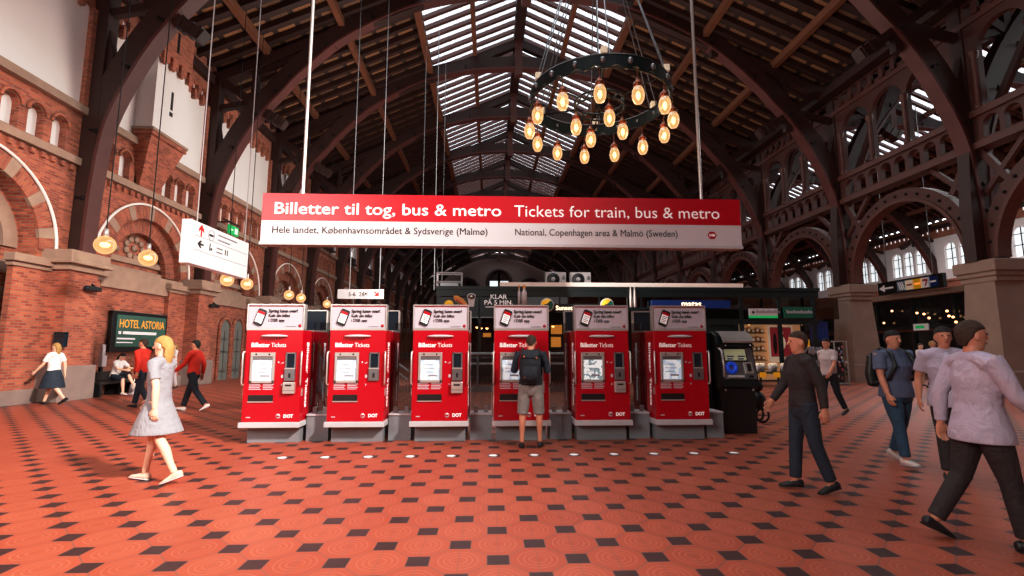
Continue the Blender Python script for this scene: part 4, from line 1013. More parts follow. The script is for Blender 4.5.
for k, x in enumerate((-1.0,-.45,.1,.65)):
    if pc is None:
        pc = thing('price_card', 'yellow price card on the front edge of the low table', 'price card', (TX+x, TY-.38, .36), group='yellow price cards'); MB().box(-.13,.13,-.01,.01,0,.2).build('card', M['yellow'], pc); MB().box(-.02,.02,-.01,.08,.203,.215).build('card_clip', M['black'], pc)
    else: copy_thing(pc, (TX+x, TY-.38, .36), None)
q = P(840, 385, Z=0); s_ = thing('accessory_rack', 'tall rack hung with small accessories beside the stone pillar', 'rack', (q.x, q.y, 0))
MB().box(-.28,.28,-.22,.22,0,.08).build('base', M['steel'], s_, bevel=.01); mb = MB()
for a_ in (-.26,.26):
    for b_ in (-.2,.2): mb.box(a_-.02,a_+.02,b_-.02,b_+.02,.08,1.75)
mb.box(-.28,.28,-.22,.22,1.75,1.79); mb.build('rack_frame', M['silver'], s_); MB().box(-.22,.22,-.02,.02,.1,1.74).build('rack_panel', M['wood'], s_)
for m_, n_ in (('black',28),('pinkstuff',9),('silver',9),('skyblue',5)):
    mb = MB()
    for k in range(n_): mb.ell((-.22+.44*random.random(), random.choice((-.12,-.16,.12)), .2+1.5*random.random()), .045, .03, .065, 7, 5)
    o = mb.build('hanging_accessories', M[m_], s_); o['kind'] = 'stuff'
q = P(822, 386, Z=0); s_ = thing('scarf_stand', 'wide goods stand with a yellow card between the table and the rack', 'stand', (q.x-.1, q.y+.5, 0))
MB().box(-.5,.5,-.2,.2,.75,.82).build('tray', M['silver'], s_); mb = MB()
for a_ in (-.46,.46): mb.box(a_-.02,a_+.02,-.02,.02,0,1.9)
mb.box(-.48,.48,-.03,.03,1.45,1.5); mb.build('stand_frame', M['black'], s_); mb = MB()
for k in range(24): mb.ell((-.45+.9*random.random(),-.1,1.3+.2*random.random()),.07,.06,.09,7,5)
for k in range(18): mb.ell((-.45+.9*random.random(),-.05,.85+.1*random.random()),.07,.08,.07,7,5)
o = mb.build('soft_goods', M['letter_grey'], s_); o['kind'] = 'stuff'
MB().box(-.3,-.02,-.12,-.1,1.55,1.85).build('yellow_card', M['yellow'], s_)
# railing round the stairs between kiosk and machines
YR = 17.2; x0, x1 = P(412,360,Y=YR).x, P(575,360,Y=YR).x
t = thing('stair_railing', 'grey metal railing with dark bars behind the ticket machines', 'railing', ((x0+x1)/2, YR, 0)); h = (x1-x0)/2
for k in range(6): x = -h+2*h*k/5; MB().box(x-.03,x+.03,-.03,.03,0,1.3).build('post', M['steel'], t)
MB().tube([(-h,0,1.3),(h,0,1.3)], .05, 8).build('top_rail', M['ledge'], t); MB().box(-h,h,-.03,.03,.93,1.0).build('middle_rail', M['ledge'], t); MB().box(-h,h,-.03,.03,.14,.22).box(-h,h,-.1,.1,0,.14).build('bottom_rail', M['steel'], t)
mb = MB()
for k in range(int(2*h/.11)): mb.box(-h+.11*k-.012,-h+.11*k+.012,-.012,.012,.2,.95)
mb.build('bars', M['black'], t)
t = thing('sloping_handrail', 'pale sloping stair handrail beside the second ticket machine', 'railing', (x0-.1, YR, 0))
MB().tube([(-.75,0,1.25),(.0,.0,.7)], .04, 8).build('handrail', M['ledge'], t); MB().tube([(-.75,0,.95),(.0,.0,.4)], .03, 8).build('lower_rail', M['ledge'], t); mb = MB()
for k in range(8): x = -.72+.1*k; mb.box(x-.012,x+.012,-.012,.012,0,.95-.73*(x+.75))
mb.build('bars', M['steel'], t)
# ================================================================ BRICK WALL THINGS
XW = WX+.02; a_, b_ = P(107,330,X=XW), P(163,330,X=XW); za, zb = P(107,310,X=XW).z, P(107,352,X=XW).z
t = thing('hotel_poster', 'dark framed lit hotel advertisement on the brick wall', 'poster', (WX+.16, (a_.y+b_.y)/2, zb)); h = (b_.y-a_.y)/2; hz = za-zb
MB().box(-.14,.0,-h,h,0,hz).build('frame', M['black'], t, bevel=.01); MB().box(-.0,.012,-h+.2,h-.1,.18,hz-.12).build('poster_sheet', M['teal_back'], t)
text('HOTEL ASTORIA', .4, M['gold'], t, (.016,-h+.3,hz-.55), '+x', bold=.008, width=2*h-.5)
mb = MB().box(.012,.018,-h+.3,-h+.42,hz-.78,hz-.68).box(.012,.018,-h+.5,h-.6,hz-.78,hz-.68).box(.012,.018,-h+.25,-h+1.1,.42,.48).box(.012,.018,-h+.25,-h+1.0,.3,.34); mb.build('small_print', M['pure'], t)
for (px, py, xx, lb) in ((93,289,WX+.78,'black security camera under the cap of the nearest brick pier'),(214.5,306,WX+.78,'black security camera under the cap of the second brick pier')):
    q = P(px, py, X=xx); t = thing('security_camera', lb, 'camera', q)
    MB().box(-.1,.1,-.22,.22,-.07,.07).build('camera_body', M['black'], t, bevel=.02); MB().lathe([(0,0),(.07,0),(.08,.06),(0,.06)], (0,-.27,0), 10, 'y').build('lens', M['darkglass'], t); MB().bar((0,.1,.05),(-.14,.1,.16),.05,.05).build('bracket', M['iron'], t)
q = P(94.5, 364, X=WX+.2); t = thing('wall_dispenser', 'white narrow box on a dark bracket on the brick wall', 'dispenser', (WX+.17, q.y+.25, q.z-.1))
MB().box(0,.14,-.1,.1,.0,.36).build('box_body', M['signwhite'], t, bevel=.02); MB().box(0,.1,-.07,.07,.36,.72).build('upper_box', M['signwhite'], t, bevel=.02); MB().box(.0,.08,-.05,.05,-.3,0).build('bracket', M['black'], t)
q = P(62.5, 340, Y=14.34); t = thing('letter_box', 'small dark metal box on the shadowed side of the nearest brick pier', 'box', (q.x, 14.34, q.z-.2))
MB().box(-.15,.15,-.12,0,0,.42).build('box_body', M['darkglass'], t, bevel=.01); MB().box(-.1,.1,-.125,-.12,.28,.31).build('slot', M['slot'], t); MB().box(-.15,.15,-.13,0,.37,.42).build('lid', M['black'], t)
t = thing('bench', 'long dark wooden bench along the brick wall under the poster', 'bench', (WX+.5, 16.72, 0))
MB().box(-.32,.3,-1.02,1.02,.38,.45).build('seat', M['wood'], t, bevel=.01); MB().box(-.3,-.22,-1.02,1.02,.47,.75).build('backrest', M['wood'], t, bevel=.01)
for y in (-.9,0,.9): MB().box(-.28,.26,y-.05,y+.05,0,.38).build('leg', M['black'], t)
for k, px in enumerate((222.5, 235.5)):
    q = P(px, 350, X=WX); t = struct('door_%d' % (k+1), (WX, q.y, 0)); zt = P(px, 320, X=WX).z
    mb = MB().box(0,.04,-.42,.42,0,zt-.42); mb.prism([(.42*math.cos(PI*i/12), zt-.42+.42*math.sin(PI*i/12)) for i in range(13)], 0, .04, 'x'); mb.build('door_leaf', M['door'], t)
    mb = MB(); 
    for z_ in (.4,1.3,1.9): mb.box(.04,.06,-.3,.3,z_,z_+.05)
    mb.box(.04,.06,-.02,.02,.1,zt-.5); mb.build('door_panel', M['steel'], t); mb = MB(); mb.tube([(.06,-.5,0)]+[(.06,-.5*math.cos(PI*i/12), zt-.42+.5*math.sin(PI*i/12)) for i in range(13)]+[(.06,.5,0)], .08, 6); mb.build('door_surround', M['brick'], t)
# ================================================================ SHOPS UNDER THE SECOND NAVE
XB = 24.; ya, yb = 19., 52.; zt = P(915, 295, X=XB).z
t = thing('shop_block', 'row of dark glazed shops beyond the stone pillars', 'shop', (XB, (ya+yb)/2, 0))
MB().box(XB-.5, XB+.0, ya, yb, zt-.15, zt+.12).build('canopy', M['kroof'], t, **W); MB().box(XB-.0, XB+6, ya, yb, zt-.2, zt).build('roof', M['teal'], t, **W)
MB().box(XB+.05, XB+.12, ya, yb, 0, zt-.15).build('glass_front', M['dimglass'], t, **W)
for k in range(14): y = ya+.1+2.52*k; MB().box(XB-.05, XB+.1, y-.07, y+.07, 0, zt-.15).build('mullion', M['teal'], t, **W)
MB().box(XB-.06, XB+.1, ya, yb, 2.55, 2.75).build('transom', M['teal'], t, **W); MB().box(XB-.08, XB+.1, ya, yb, 2.4, 2.55).build('fascia', mat('brown_fascia','#5a3025',.6), t, **W)
MB().box(XB, XB+6, ya, ya+.1, 0, zt-.15).build('side_wall', M['teal'], t, **W)
# black directory sign hung in front of it
XD = 22.6; A, B = P(878, 290, X=XD), P(943, 281, X=XD); zb_ = P(880, 297, X=XD).z; zt_ = P(941, 271.5, X=XD).z
t = thing('directory_sign', 'black hanging sign with a white arrow and five coloured shop emblems', 'sign', (XD, (A.y+B.y)/2, P(910,291.5,X=XD).z)); L = abs(A.y-B.y)/2; H_ = P(910,278,X=XD).z-t.location.z
MB().box(0,.2,-L,L,0,H_).build('sign_box', M['black'], t)
AY = P(886,287,X=XD).y-t.location.y; mb = MB().prism([(AY+.5,H_*.5),(AY+.1,H_*.78),(AY+.1,H_*.57),(AY-.5,H_*.57),(AY-.5,H_*.43),(AY+.1,H_*.43),(AY+.1,H_*.22)], -.01, 0, 'x'); mb.build('arrow', M['pure'], t)
for k, (m_, m2) in enumerate((('skyblue','pure'),('cream','tomato'),('yellow','orange'),('pure','tomato'),('blue','pure'))):
    y = P((901,909.3,917.5,925.5,933.5)[k],284,X=XD).y-t.location.y; w_ = .34*H_; tl = MB().box(-.01,0,y-w_*1.1,y+w_*1.1,H_*.14,H_*.86).build('emblem', M[m_], t)
    mb = MB()
    if k == 0:
        for j in range(3): mb.prism([(y-w_+.5*j*w_, H_*.2),(y-w_*.7+.5*j*w_,H_*.2),(y-w_*.1+.5*j*w_,H_*.8),(y-w_*.4+.5*j*w_,H_*.8)], -.016, -.01, 'x')
    elif k == 3: mb.prism([(y+w_*.6,H_*.75),(y-w_*.6,H_*.75),(y-w_*.6,H_*.62),(y-w_*.1,H_*.25),(y+w_*.2,H_*.25),(y-w_*.2,H_*.6),(y+w_*.6,H_*.6)], -.016, -.01, 'x')
    else: mb.box(-.016,-.01,y-w_*.7,y+w_*.7,H_*.44,H_*.56)
    mb.build('emblem_mark', M[m2], tl)
for y in (-L*.7, L*.7): MB().tube([(.1,y,H_),(.1,y,14.5-t.location.z)], .02, 6).build('hanger_rod', M['steel'], t)
q = P(921, 327, X=XB-.3); t = thing('exit_sign', 'small lit white and green exit sign under the shop fascia', 'sign', (XB-.3, q.y, q.z-.18))
MB().box(-.04,.04,-.45,.45,0,.36).build('sign_box', M['pure'], t); MB().box(-.05,-.04,-.25,.3,.1,.26).build('pictogram', M['exitgreen'], t); MB().bar((.0,0,.36),(.25,0,.5),.05,.05).build('bracket', M['black'], t)
il2 = None
for px, py in ((868,317),(892,311),(917,313),(924,314),(929,318),(947,311),(949,316),(953,317),(884,323),(956,322)):
    q = P(px, py, X=XB-.26)
    if il2 is None: il2 = thing('shop_lamp', 'tiny warm lamp glowing along the dark shop front', 'lamp', q, group='tiny lamps on the shop front'); MB().ell((0,0,0),.06,.06,.06,8,6).build('bulb', mat('dimbulb','#ffc080',.5,emit=4,var=0), il2); MB().bar((0,0,0),(.12,0,.08),.03,.03).build('arm', M['iron'], il2)
    else: copy_thing(il2, q, None)
# ================================================================ PEOPLE
def solid(mb, name, vox, smooth=3, m=None):
    """melt overlapping closed pieces into one continuous surface"""
    me = mb.mesh('tmp'); ob = bpy.data.objects.new('tmp', me); COL.objects.link(ob)
    rm = ob.modifiers.new('r', 'REMESH'); rm.mode = 'VOXEL'; rm.voxel_size = vox; rm.use_smooth_shade = True
    if smooth: sm_ = ob.modifiers.new('s', 'SMOOTH'); sm_.factor = .5; sm_.iterations = smooth
    dg = bpy.context.evaluated_depsgraph_get(); dg.update()
    out = bpy.data.meshes.new_from_object(ob.evaluated_get(dg)); bpy.data.objects.remove(ob); bpy.data.meshes.remove(me)
    out.name = name; out.materials.clear(); out.materials.append(m)
    out.polygons.foreach_set('use_smooth', [True]*len(out.polygons)); return out
def link(me, name, parent):
    o = bpy.data.objects.new(name, me); COL.objects.link(o); o.parent = parent; return o
SKIN = mat('skin', '#c98e72', .55, var=.06); SKIN2 = mat('skin_pale', '#e0b49c', .55, var=.05)
EYE = mat('eye_dark', '#1a1210', .3, var=0); LIP = mat('lip', '#a05a4e', .5, var=0)
def person(label, loc, rz, H=1.75, lean=0, legs=((25,5),(-20,25)), arms=((-20,8,15),(25,8,25)), head=(0,0), top='grey', sleeve='short', bottom='trousers',
           pants='navy', shoes='black', hair='brown', hairlen=0, skin=None, build=1., vox=.011, hem=.9, splay=2, twist=0, tophem=None, sitz=None):
    k = H/1.75; t = thing('person', label, 'person', loc, rz); skin = skin or SKIN; nx = Vector((1,0,0))
    ln = R(lean); pel = Vector((0,0,.95))
    def T(x, y, z):          # torso point, leaned about the pelvis
        d = z-.95; yy = y*math.cos(ln)-d*math.sin(ln); zz = d*math.cos(ln)+y*math.sin(ln); return Vector((x, yy, .95+zz))
    legj = []
    for e, (hp, kn) in zip((-1, 1), legs):
        h = Vector((e*.09, 0, .93)); a = R(hp); sp = R(splay)*e
        d1 = Vector((math.sin(sp), -math.sin(a), -math.cos(a))).normalized(); kk = h+d1*.43
        b = R(hp-kn); d2 = Vector((math.sin(sp)*.3, -math.sin(b), -math.cos(b))).normalized(); an = kk+d2*.41
        fp = R(max(-65, min(25, (hp-kn)*.75)))   # toe pitch: + toes up
        if abs(fp) < R(6): fp = 0
        fd = Vector((e*.12, -math.cos(fp), math.sin(fp))).normalized(); fu = Vector((0, math.sin(fp), math.cos(fp)))
        legj.append((h, kk, an, fd, fu))
    zmin = min(min((an-fu*.085-fd*.06).z, (an-fu*.085+fd*.17).z) for _, _, an, fd, fu in legj)
    off = Vector((0, 0, -zmin if sitz is None else sitz-.95))
    armj = []
    for e, (sw, ab, el) in zip((-1, 1), arms):
        s = T(e*.185*build, 0, 1.42); a, b = R(sw)+0, R(ab)*e
        d1 = Vector((math.sin(b), -math.sin(a)*math.cos(b), -math.cos(a)*math.cos(b))); el_ = s+d1*.29
        a2 = R(sw+el); d2 = Vector((math.sin(b)*.4-(.25*e*math.sin(R(el)) if el > 40 else 0), -math.sin(a2), -math.cos(a2))).normalized(); w = el_+d2*.25
        armj.append((s, el_, w, d2, e))
    def S(p): return (Vector(p)+off)*k
    hp_, hy_ = R(head[0]), R(head[1]); nb = T(0,.0,1.5)
    hm = Matrix.Rotation(hy_, 4, 'Z') @ Matrix.Rotation(hp_+ln, 4, 'X')
    def Hd(x, y, z): return S(nb+hm @ Vector((x, y-.012, z+.115)))
    def add(mb, pts, rad, xa=(1,0,0), n=14, cap=.6): mb.loft([S(p) for p in pts], [(a*k, b*k) for a, b in rad], xa, n, cap)
    bw = build
    # --- body
    mb = MB()
    add(mb, [T(0,0,.88),T(0,0,.95),T(0,.0,1.08),T(0,-.01,1.26),T(0,0,1.38),T(0,.01,1.46)], [(.14*bw,.1*bw),(.155*bw,.11*bw),(.13*bw,.095*bw),(.155*bw,.105*bw),(.16*bw,.085),(.07,.06)])
    add(mb, [T(0,.012,1.42), nb+Vector((0,0,.0)), nb+hm @ Vector((0,-.01,.06))], [(.062,.062),(.054,.056),(.052,.055)])
    mb.loft([Hd(0,y,z) for z, a, b, y in ((-.108,.03,.03,-.05),(-.09,.046,.05,-.036),(-.055,.06,.078,-.014),(-.01,.07,.094,0),(.045,.075,.098,.004),(.085,.064,.084,.008),(.112,.036,.05,.01))],
            [(a*k, b*k) for a, b in ((.03,.03),(.046,.05),(.06,.078),(.07,.094),(.075,.098),(.064,.084),(.036,.05))], hm.to_3x3() @ nx, 16, .3)
    mb.loft([Hd(0,-.088,.025),Hd(0,-.105,-.005),Hd(0,-.112,-.024)], [(.008*k,.01*k),(.011*k,.012*k),(.015*k,.012*k)], nx, 8, .5)
    for e in (-1, 1): mb.ell(Hd(e*.076,.012,-.005), .012*k, .022*k, .033*k, 8, 6)
    for (s, el_, w, d2, e) in armj:
        add(mb, [s, s.lerp(el_,.5), el_, el_.lerp(w,.35), w], [(.052*bw,.055*bw),(.047*bw,.047*bw),(.038,.038),(.04,.04),(.026,.03)])
        side = d2.cross(Vector((0,0,1))); side = side.normalized() if side.length > .2 else Vector((0,1,0))
        fr = Vector((0,-1,0))-d2*Vector((0,-1,0)).dot(d2); fr = fr.normalized() if fr.length > .2 else Vector((0,0,1)); inn = d2.cross(fr)*(1 if d2.cross(fr).x*e < 0 else -1)
        add(mb, [w, w+d2*.04, w+d2*.085], [(.028,.02),(.042,.018),(.04,.016)], fr, 10, .4)
        for j, (o_, ln_) in enumerate(((.031,.068),(.0105,.078),(-.0105,.072),(-.031,.056))):
            b0 = w+d2*.08+fr*o_; p1 = b0+d2*ln_*.45+inn*.006; p2 = p1+d2*ln_*.3+inn*.016; p3 = p2+d2*ln_*.16+inn*.02
            add(mb, [w+d2*.05+fr*o_*.9, b0, p1, p2, p3], [(.0095,.0095)]*2+[(.009,.009),(.0085,.0085),(.007,.007)], inn, 7, .7)
        b0 = w+d2*.025+fr*.025; add(mb, [b0, b0+fr*.026+d2*.022+inn*.006, b0+fr*.032+d2*.052+inn*.016, b0+fr*.03+d2*.07+inn*.024], [(.014,.013),(.012,.012),(.0105,.0105),(.008,.008)], inn, 7, .7)
    for (h, kk, an, fd, fu) in legj:
        add(mb, [h+Vector((0,0,.03)), h.lerp(kk,.45), kk, kk.lerp(an,.3)+Vector((0,.012,0)), kk.lerp(an,.7), an], [(.082*bw,.088*bw),(.07*bw,.075*bw),(.052,.055),(.052,.055),(.037,.04),(.034,.038)])
        add(mb, [an-fu*.05-fd*.04, an-fu*.045+fd*.04, an-fu*.065+fd*.13], [(.03,.035),(.036,.03),(.034,.015)], nx)
    body = link(solid(mb, 'body', vox*.75, 2, skin), 'body', t)
    for e in (-1, 1): MB().ell(Hd(e*.03,-.089,.018), .011*k, .008*k, .008*k, 8, 6).build('eye', EYE, t)
    MB().ell(Hd(0,-.094,-.056), .024*k, .008*k, .007*k, 10, 6).build('mouth', LIP, t)
    # --- hair
    mb = MB(); m3 = hm.to_3x3(); n = 16
    ev = MB().ell((0,0,0), .085, .108, .108, 18, 12).v; pts = []
    for x, y, z in ev:
        if z < .026 and y < .012: y = .012+abs(y)*.08; x *= .98
        if z < -.03 and y < .03: z = -.03
        elif z < 0 and y >= .03: z *= 1.25; y = max(y, .06 if z < -.05 else y)
        pts.append(Hd(x, y+.01, z+.028))
    e_ = MB().ell((0,0,0), .084, .108, .1, 18, 12); mb.add(pts, e_.f, True)
    if hairlen:
        mb.loft([Hd(0,.06,.06),Hd(0,.085,-.03),Hd(0,.085,-.1),Hd(0,.08,-.1-hairlen)], [(.06*k,.05*k),(.075*k,.045*k),(.08*k,.04*k),(.05*k,.02*k)], m3 @ nx, 14, .5)
    link(solid(mb, 'hair', vox, 2, hair), 'hair', t)
    # --- top
    if top:
        mb = MB(); h0 = tophem or hem; hk = 1+max(0, .88-h0)*1.9
        add(mb, [T(0,0,h0),T(0,0,h0+.06),T(0,0,1.08),T(0,-.012,1.27),T(0,0,1.39),T(0,.01,1.47)], [(.178*bw*hk,.135*bw*hk*hk),(.175*bw*hk,.132*bw*hk*hk),(.16*bw,.122*bw),(.178*bw,.128*bw),(.178*bw,.105),(.078,.072)], cap=.05, n=18)
        add(mb, [T(-.165*bw,0,1.4),T(-.08*bw,.005,1.432),T(0,.01,1.445),T(.08*bw,.005,1.432),T(.165*bw,0,1.4)], [(.085,.072),(.08,.068),(.08,.06),(.08,.068),(.085,.072)], (0,1,0), 12, .6)
        for (s, el_, w, d2, e) in armj:
            c0 = T(e*.1,0,1.4)
            if sleeve == 'short': add(mb, [c0, s, s.lerp(el_,.4), s.lerp(el_,.72)], [(.055,.055),(.064*bw,.068*bw),(.063*bw,.065*bw),(.064*bw,.066*bw)], cap=.05)
            else: add(mb, [c0, s, s.lerp(el_,.5), el_, el_.lerp(w,.5), el_.lerp(w,.95)], [(.055,.055),(.064*bw,.068*bw),(.06*bw,.062*bw),(.056,.056),(.05,.05),(.042,.042)], cap=.05)
        link(solid(mb, 'top', vox, 3, top), 'shirt' if sleeve == 'short' else 'jacket', t)
    mb = MB()
    if bottom in ('trousers', 'shorts'):
        add(mb, [T(0,0,1.0),Vector((0,0,.95)),Vector((0,0,.87)),Vector((0,0,.79))], [(.16*bw,.12*bw),(.172*bw,.128*bw),(.16*bw,.125*bw),(.12*bw,.1*bw)], cap=.1)
        for (h, kk, an, fd, fu) in legj:
            if bottom == 'shorts': add(mb, [h+Vector((0,0,.02)), h.lerp(kk,.5), h.lerp(kk,.9), h.lerp(kk,.99)], [(.095*bw,.104*bw),(.092*bw,.096*bw),(.086,.09),(.086,.09)], cap=.05)
            else: add(mb, [h+Vector((0,0,.02)), h.lerp(kk,.5), kk, kk.lerp(an,.35), kk.lerp(an,.96)], [(.095*bw,.104*bw),(.085*bw,.09*bw),(.069,.073),(.066,.07),(.056,.064)], cap=.05)
    else:
        hl = {'skirt': .5, 'dress': .58}[bottom]; c_ = (legj[0][1]+legj[1][1])/2
        add(mb, [T(0,0,1.08),Vector((0,0,.95)),Vector((0,0,.8)),Vector((0,c_.y*.5,hl))], [(.145*bw,.11*bw),(.18*bw,.14*bw),(.235*bw,.205*bw),(.27*bw,.29)], cap=.03, n=20)
    link(solid(mb, 'bottom', vox, 3, pants), bottom, t)
    for (h, kk, an, fd, fu) in legj:
        mb = MB(); b = an-fu*.045
        add(mb, [b-fd*.065, b-fd*.03, b+fd*.04-fu*.008, b+fd*.11-fu*.018, b+fd*.165-fu*.026], [(.034,.04),(.042,.045),(.043,.036),(.047,.024),(.036,.016)], nx, cap=.5)
        o = link(solid(mb, 'shoe', vox*.7, 2, shoes), 'shoe', t)
        mb = MB(); add(mb, [b-fd*.07-fu*.033, b+fd*.04-fu*.033, b+fd*.12-fu*.033, b+fd*.175-fu*.033], [(.036,.009),(.042,.009),(.048,.009),(.036,.009)], nx, cap=.3); mb.build('sole', M['signwhite'] if shoes is not BLACK else M['rubber'], o)
    t['_T'] = 0
    return t, S, T, armj, Hd
def fm(n, c, r=.8, var=.15): return mat('cloth_'+n, c, r, var=var, scale=9)
BLACK = fm('black_shoe', '#17161a', .5); NAVY = fm('navy', '#161d2a'); DENIM = fm('denim', '#31526e'); DDENIM = fm('dark_denim', '#222c3b')
WHITE = fm('white', '#e6e0de'); RED = fm('red', '#d0301f'); BLUEG = fm('blue_grey', '#59637f'); GREYS = fm('grey_shorts', '#8a8684'); LILAC = fm('lilac', '#b5adc0'); BROWNB = fm('brown_black', '#2c2326')
GREY = fm('grey', '#8c8a90'); PALE = fm('pale', '#b9aeb2'); WSHOE = fm('white_shoe', '#ddd6d2', .5); KHAKI = fm('beige', '#b59a82')
HBR = fm('hair_brown', '#3a261c'); HDK = fm('hair_dark', '#171213'); HBL = fm('hair_blond', '#a8824f')
def at(px, py): q = P(px, py, Z=0); return (q.x, q.y, 0)
# man at the fourth machine
loc = at(531, 447); t, S, T, AJ, Hd = person('man with short brown hair and grey shorts, seen from behind, tapping the fourth ticket machine', (loc[0], loc[1], 0), PI-.12, 1.74, lean=7, legs=((4,4),(-2,2)),
    arms=((-22,14,132),(-24,12,136)), head=(20,-8), top=NAVY, sleeve='long', bottom='shorts', pants=GREYS, shoes=BLACK, hair=HBR, vox=.009, splay=5, hem=.93, build=1.06)
bp = thing('backpack', 'dark navy backpack worn by the man at the fourth machine', 'backpack', (loc[0], loc[1], 0), PI-.12)
def B3(x, y, z): return S(T(x, y, z))
mb = MB(); mb.loft([B3(0,.21,.98),B3(0,.235,1.1),B3(0,.235,1.25),B3(0,.215,1.4)], [(.15,.085),(.165,.105),(.165,.1),(.13,.075)], (1,0,0), 16, .4); link(solid(mb, 'bag', .012, 3, fm('bag','#12161f')), 'bag_body', bp)
mb = MB(); mb.loft([B3(0,.31,1.0),B3(0,.335,1.08),B3(0,.32,1.2)], [(.11,.03),(.125,.035),(.11,.02)], (1,0,0), 12, .4); mb.build('front_pocket', fm('bag2','#181d28'), bp)
MB().loft([B3(-.0,.2,1.44),B3(0,.27,1.41),B3(0,.31,1.33)], [(.12,.03),(.14,.03),(.125,.02)], (1,0,0), 12, .4).build('bag_flap', fm('bag2','#181d28'), bp)
for e in (-1, 1):
    MB().tube([B3(e*.1,.16,1.42),B3(e*.12,.06,1.5),B3(e*.13,-.08,1.44),B3(e*.15,-.15,1.3),B3(e*.17,-.06,1.12),B3(e*.14,.15,1.05)], .018, 6).build('strap', M['black'], bp)
MB().tube([B3(.13,.25,1.43),B3(.17,.22,1.3),B3(.178,.2,1.15)], .006, 5).build('red_piping', M['red'], bp)
mb = MB()
for x, z in ((-.1,1.33),(.09,1.35),(-.09,1.08),(.08,1.04)): mb.ell(B3(x,.335,z), .013, .013, .013, 7, 5)
mb.build('buckles', mat('copper2','#d0773a',.4,emit=.1), bp)
# man walking to the camera
loc = at(903, 464); t, S, T, AJ, Hd = person('man in a blue grey short sleeved shirt and jeans walking towards the camera', loc, .12, 1.74, legs=((12,4),(-8,14)), arms=((10,9,12),(-14,9,12)), head=(4,.0),
    top=BLUEG, sleeve='short', pants=DENIM, shoes=WSHOE, hair=HDK, vox=.009, build=1.2, hem=.86)
bp = thing('backpack', 'dark backpack with shoulder straps worn by the man in the blue grey shirt', 'backpack', loc, .12)
mb = MB(); mb.loft([B3(0,.26,1.0),B3(0,.28,1.15),B3(0,.26,1.4)], [(.15,.08),(.16,.09),(.13,.07)], (1,0,0), 14, .4); link(solid(mb, 'bag', .012, 3, M['black']), 'bag_body', bp)
for e in (-1, 1): MB().tube([B3(e*.12,.2,1.42),B3(e*.13,.04,1.5),B3(e*.14,-.1,1.43),B3(e*.16,-.175,1.28),B3(e*.2,-.1,1.1),B3(e*.2,.1,1.03)], .024, 6).build('strap', M['black'], bp)
# walkers by the brick wall
person('woman in a grey dress with bare legs walking alone across the tiles', at(152, 482), -PI/2, 1.66, legs=((13,4),(-16,12)), arms=((15,8,25),(-18,8,15)), top=GREY, sleeve='short', bottom='dress', pants=GREY, shoes=fm('pink_shoe','#e0b7a2',.5), hair=HBL, hairlen=.14, skin=SKIN2, vox=.01, build=.92)
person('person in a red jacket and dark trousers with white shoes walking past the poster', at(191, 411), -PI/2, 1.74, legs=((20,4),(-18,20)), arms=((-20,8,25),(24,8,25)), top=RED, sleeve='long', pants=NAVY, shoes=WSHOE, hair=HDK)
person('person in a loose red jacket nearest the hotel poster, walking behind the woman in grey', at(138, 408), -PI/2, 1.76, legs=((14,4),(-14,18)), arms=((22,8,25),(-20,8,25)), top=RED, sleeve='long', pants=DDENIM, shoes=BLACK, hair=HBR, build=1.08)
person('woman in a white shirt standing by the wall behind the people in red', at(171, 388.5), -.6, 1.68, legs=((4,2),(-4,6)), arms=((30,8,70),(10,8,30)), top=WHITE, sleeve='short', pants=PALE, shoes=BLACK, hair=HBL, hairlen=.1, skin=SKIN2, vox=.013, build=.92)
person('person in a white top and dark skirt walking past the nearest brick pier', at(50, 405), -PI/2, 1.68, legs=((20,4),(-22,20)), arms=((-20,8,20),(22,8,20)), top=WHITE, sleeve='short', bottom='skirt', pants=DDENIM, shoes=BLACK, hair=HBL, hairlen=.1, skin=SKIN2)
sq = (WX+.72, P(113, 393, X=WX+.72).y, 0)
person('woman in a white blouse sitting on the dark bench with crossed legs', sq, PI/2-.15, 1.66, lean=16, legs=((76,70),(92,60)), arms=((38,8,45),(42,8,40)), head=(14,0), top=WHITE, sleeve='short', pants=NAVY, bottom='shorts', shoes=WSHOE, hair=HDK, hairlen=.08, skin=SKIN2, vox=.011, build=.92, sitz=.66)
hb = thing('shoulder_bag', 'pale bag on the floor beside the seated woman', 'bag', (sq[0]+.38, sq[1]+.42, 0))
MB().prism([(-.2,0),(.2,0),(.16,.3),(.05,.36),(-.05,.36),(-.15,.3)], -.08, .08, 'x').build('bag_body', PALE, hb, bevel=.02); MB().tube([(0,-.1,.33),(0,-.06,.5),(0,.06,.5),(0,.1,.33)], .012, 6).build('strap', M['cream'], hb)
# walkers by the stone pillars
person('person in a pale shirt and dark trousers walking before the accessory rack', at(832, 415), -PI/2+.3, 1.74, legs=((12,4),(-12,18)), arms=((-20,8,20),(22,8,20)), top=PALE, sleeve='short', pants=NAVY, shoes=BLACK, hair=HDK)
person('person in dark clothes and dark jeans walking past the payphone', at(809, 491), -PI/2-.1, 1.68, legs=((7,3),(-7,12)), arms=((16,8,20),(-18,8,15)), top=BROWNB, sleeve='long', pants=DDENIM, shoes=BLACK, hair=HBR)
person('person in a white lilac shirt and dark trousers walking beside the man in jeans', at(958, 480), -.5, 1.76, legs=((9,4),(-10,14)), arms=((-16,10,20),(18,10,20)), top=LILAC, sleeve='short', pants=BROWNB, shoes=BLACK, hair=HDK, build=1.06, hem=.82)
person('person in a long pale lilac shirt and dark boots, biggest walker in view', at(994, 546), PI/2-.2, 1.74, legs=((12,4),(-14,18)), arms=((20,8,25),(-22,8,20)), top=LILAC, sleeve='long', pants=BROWNB, shoes=BLACK, hair=HBR, build=1.1, hem=.8, vox=.009)
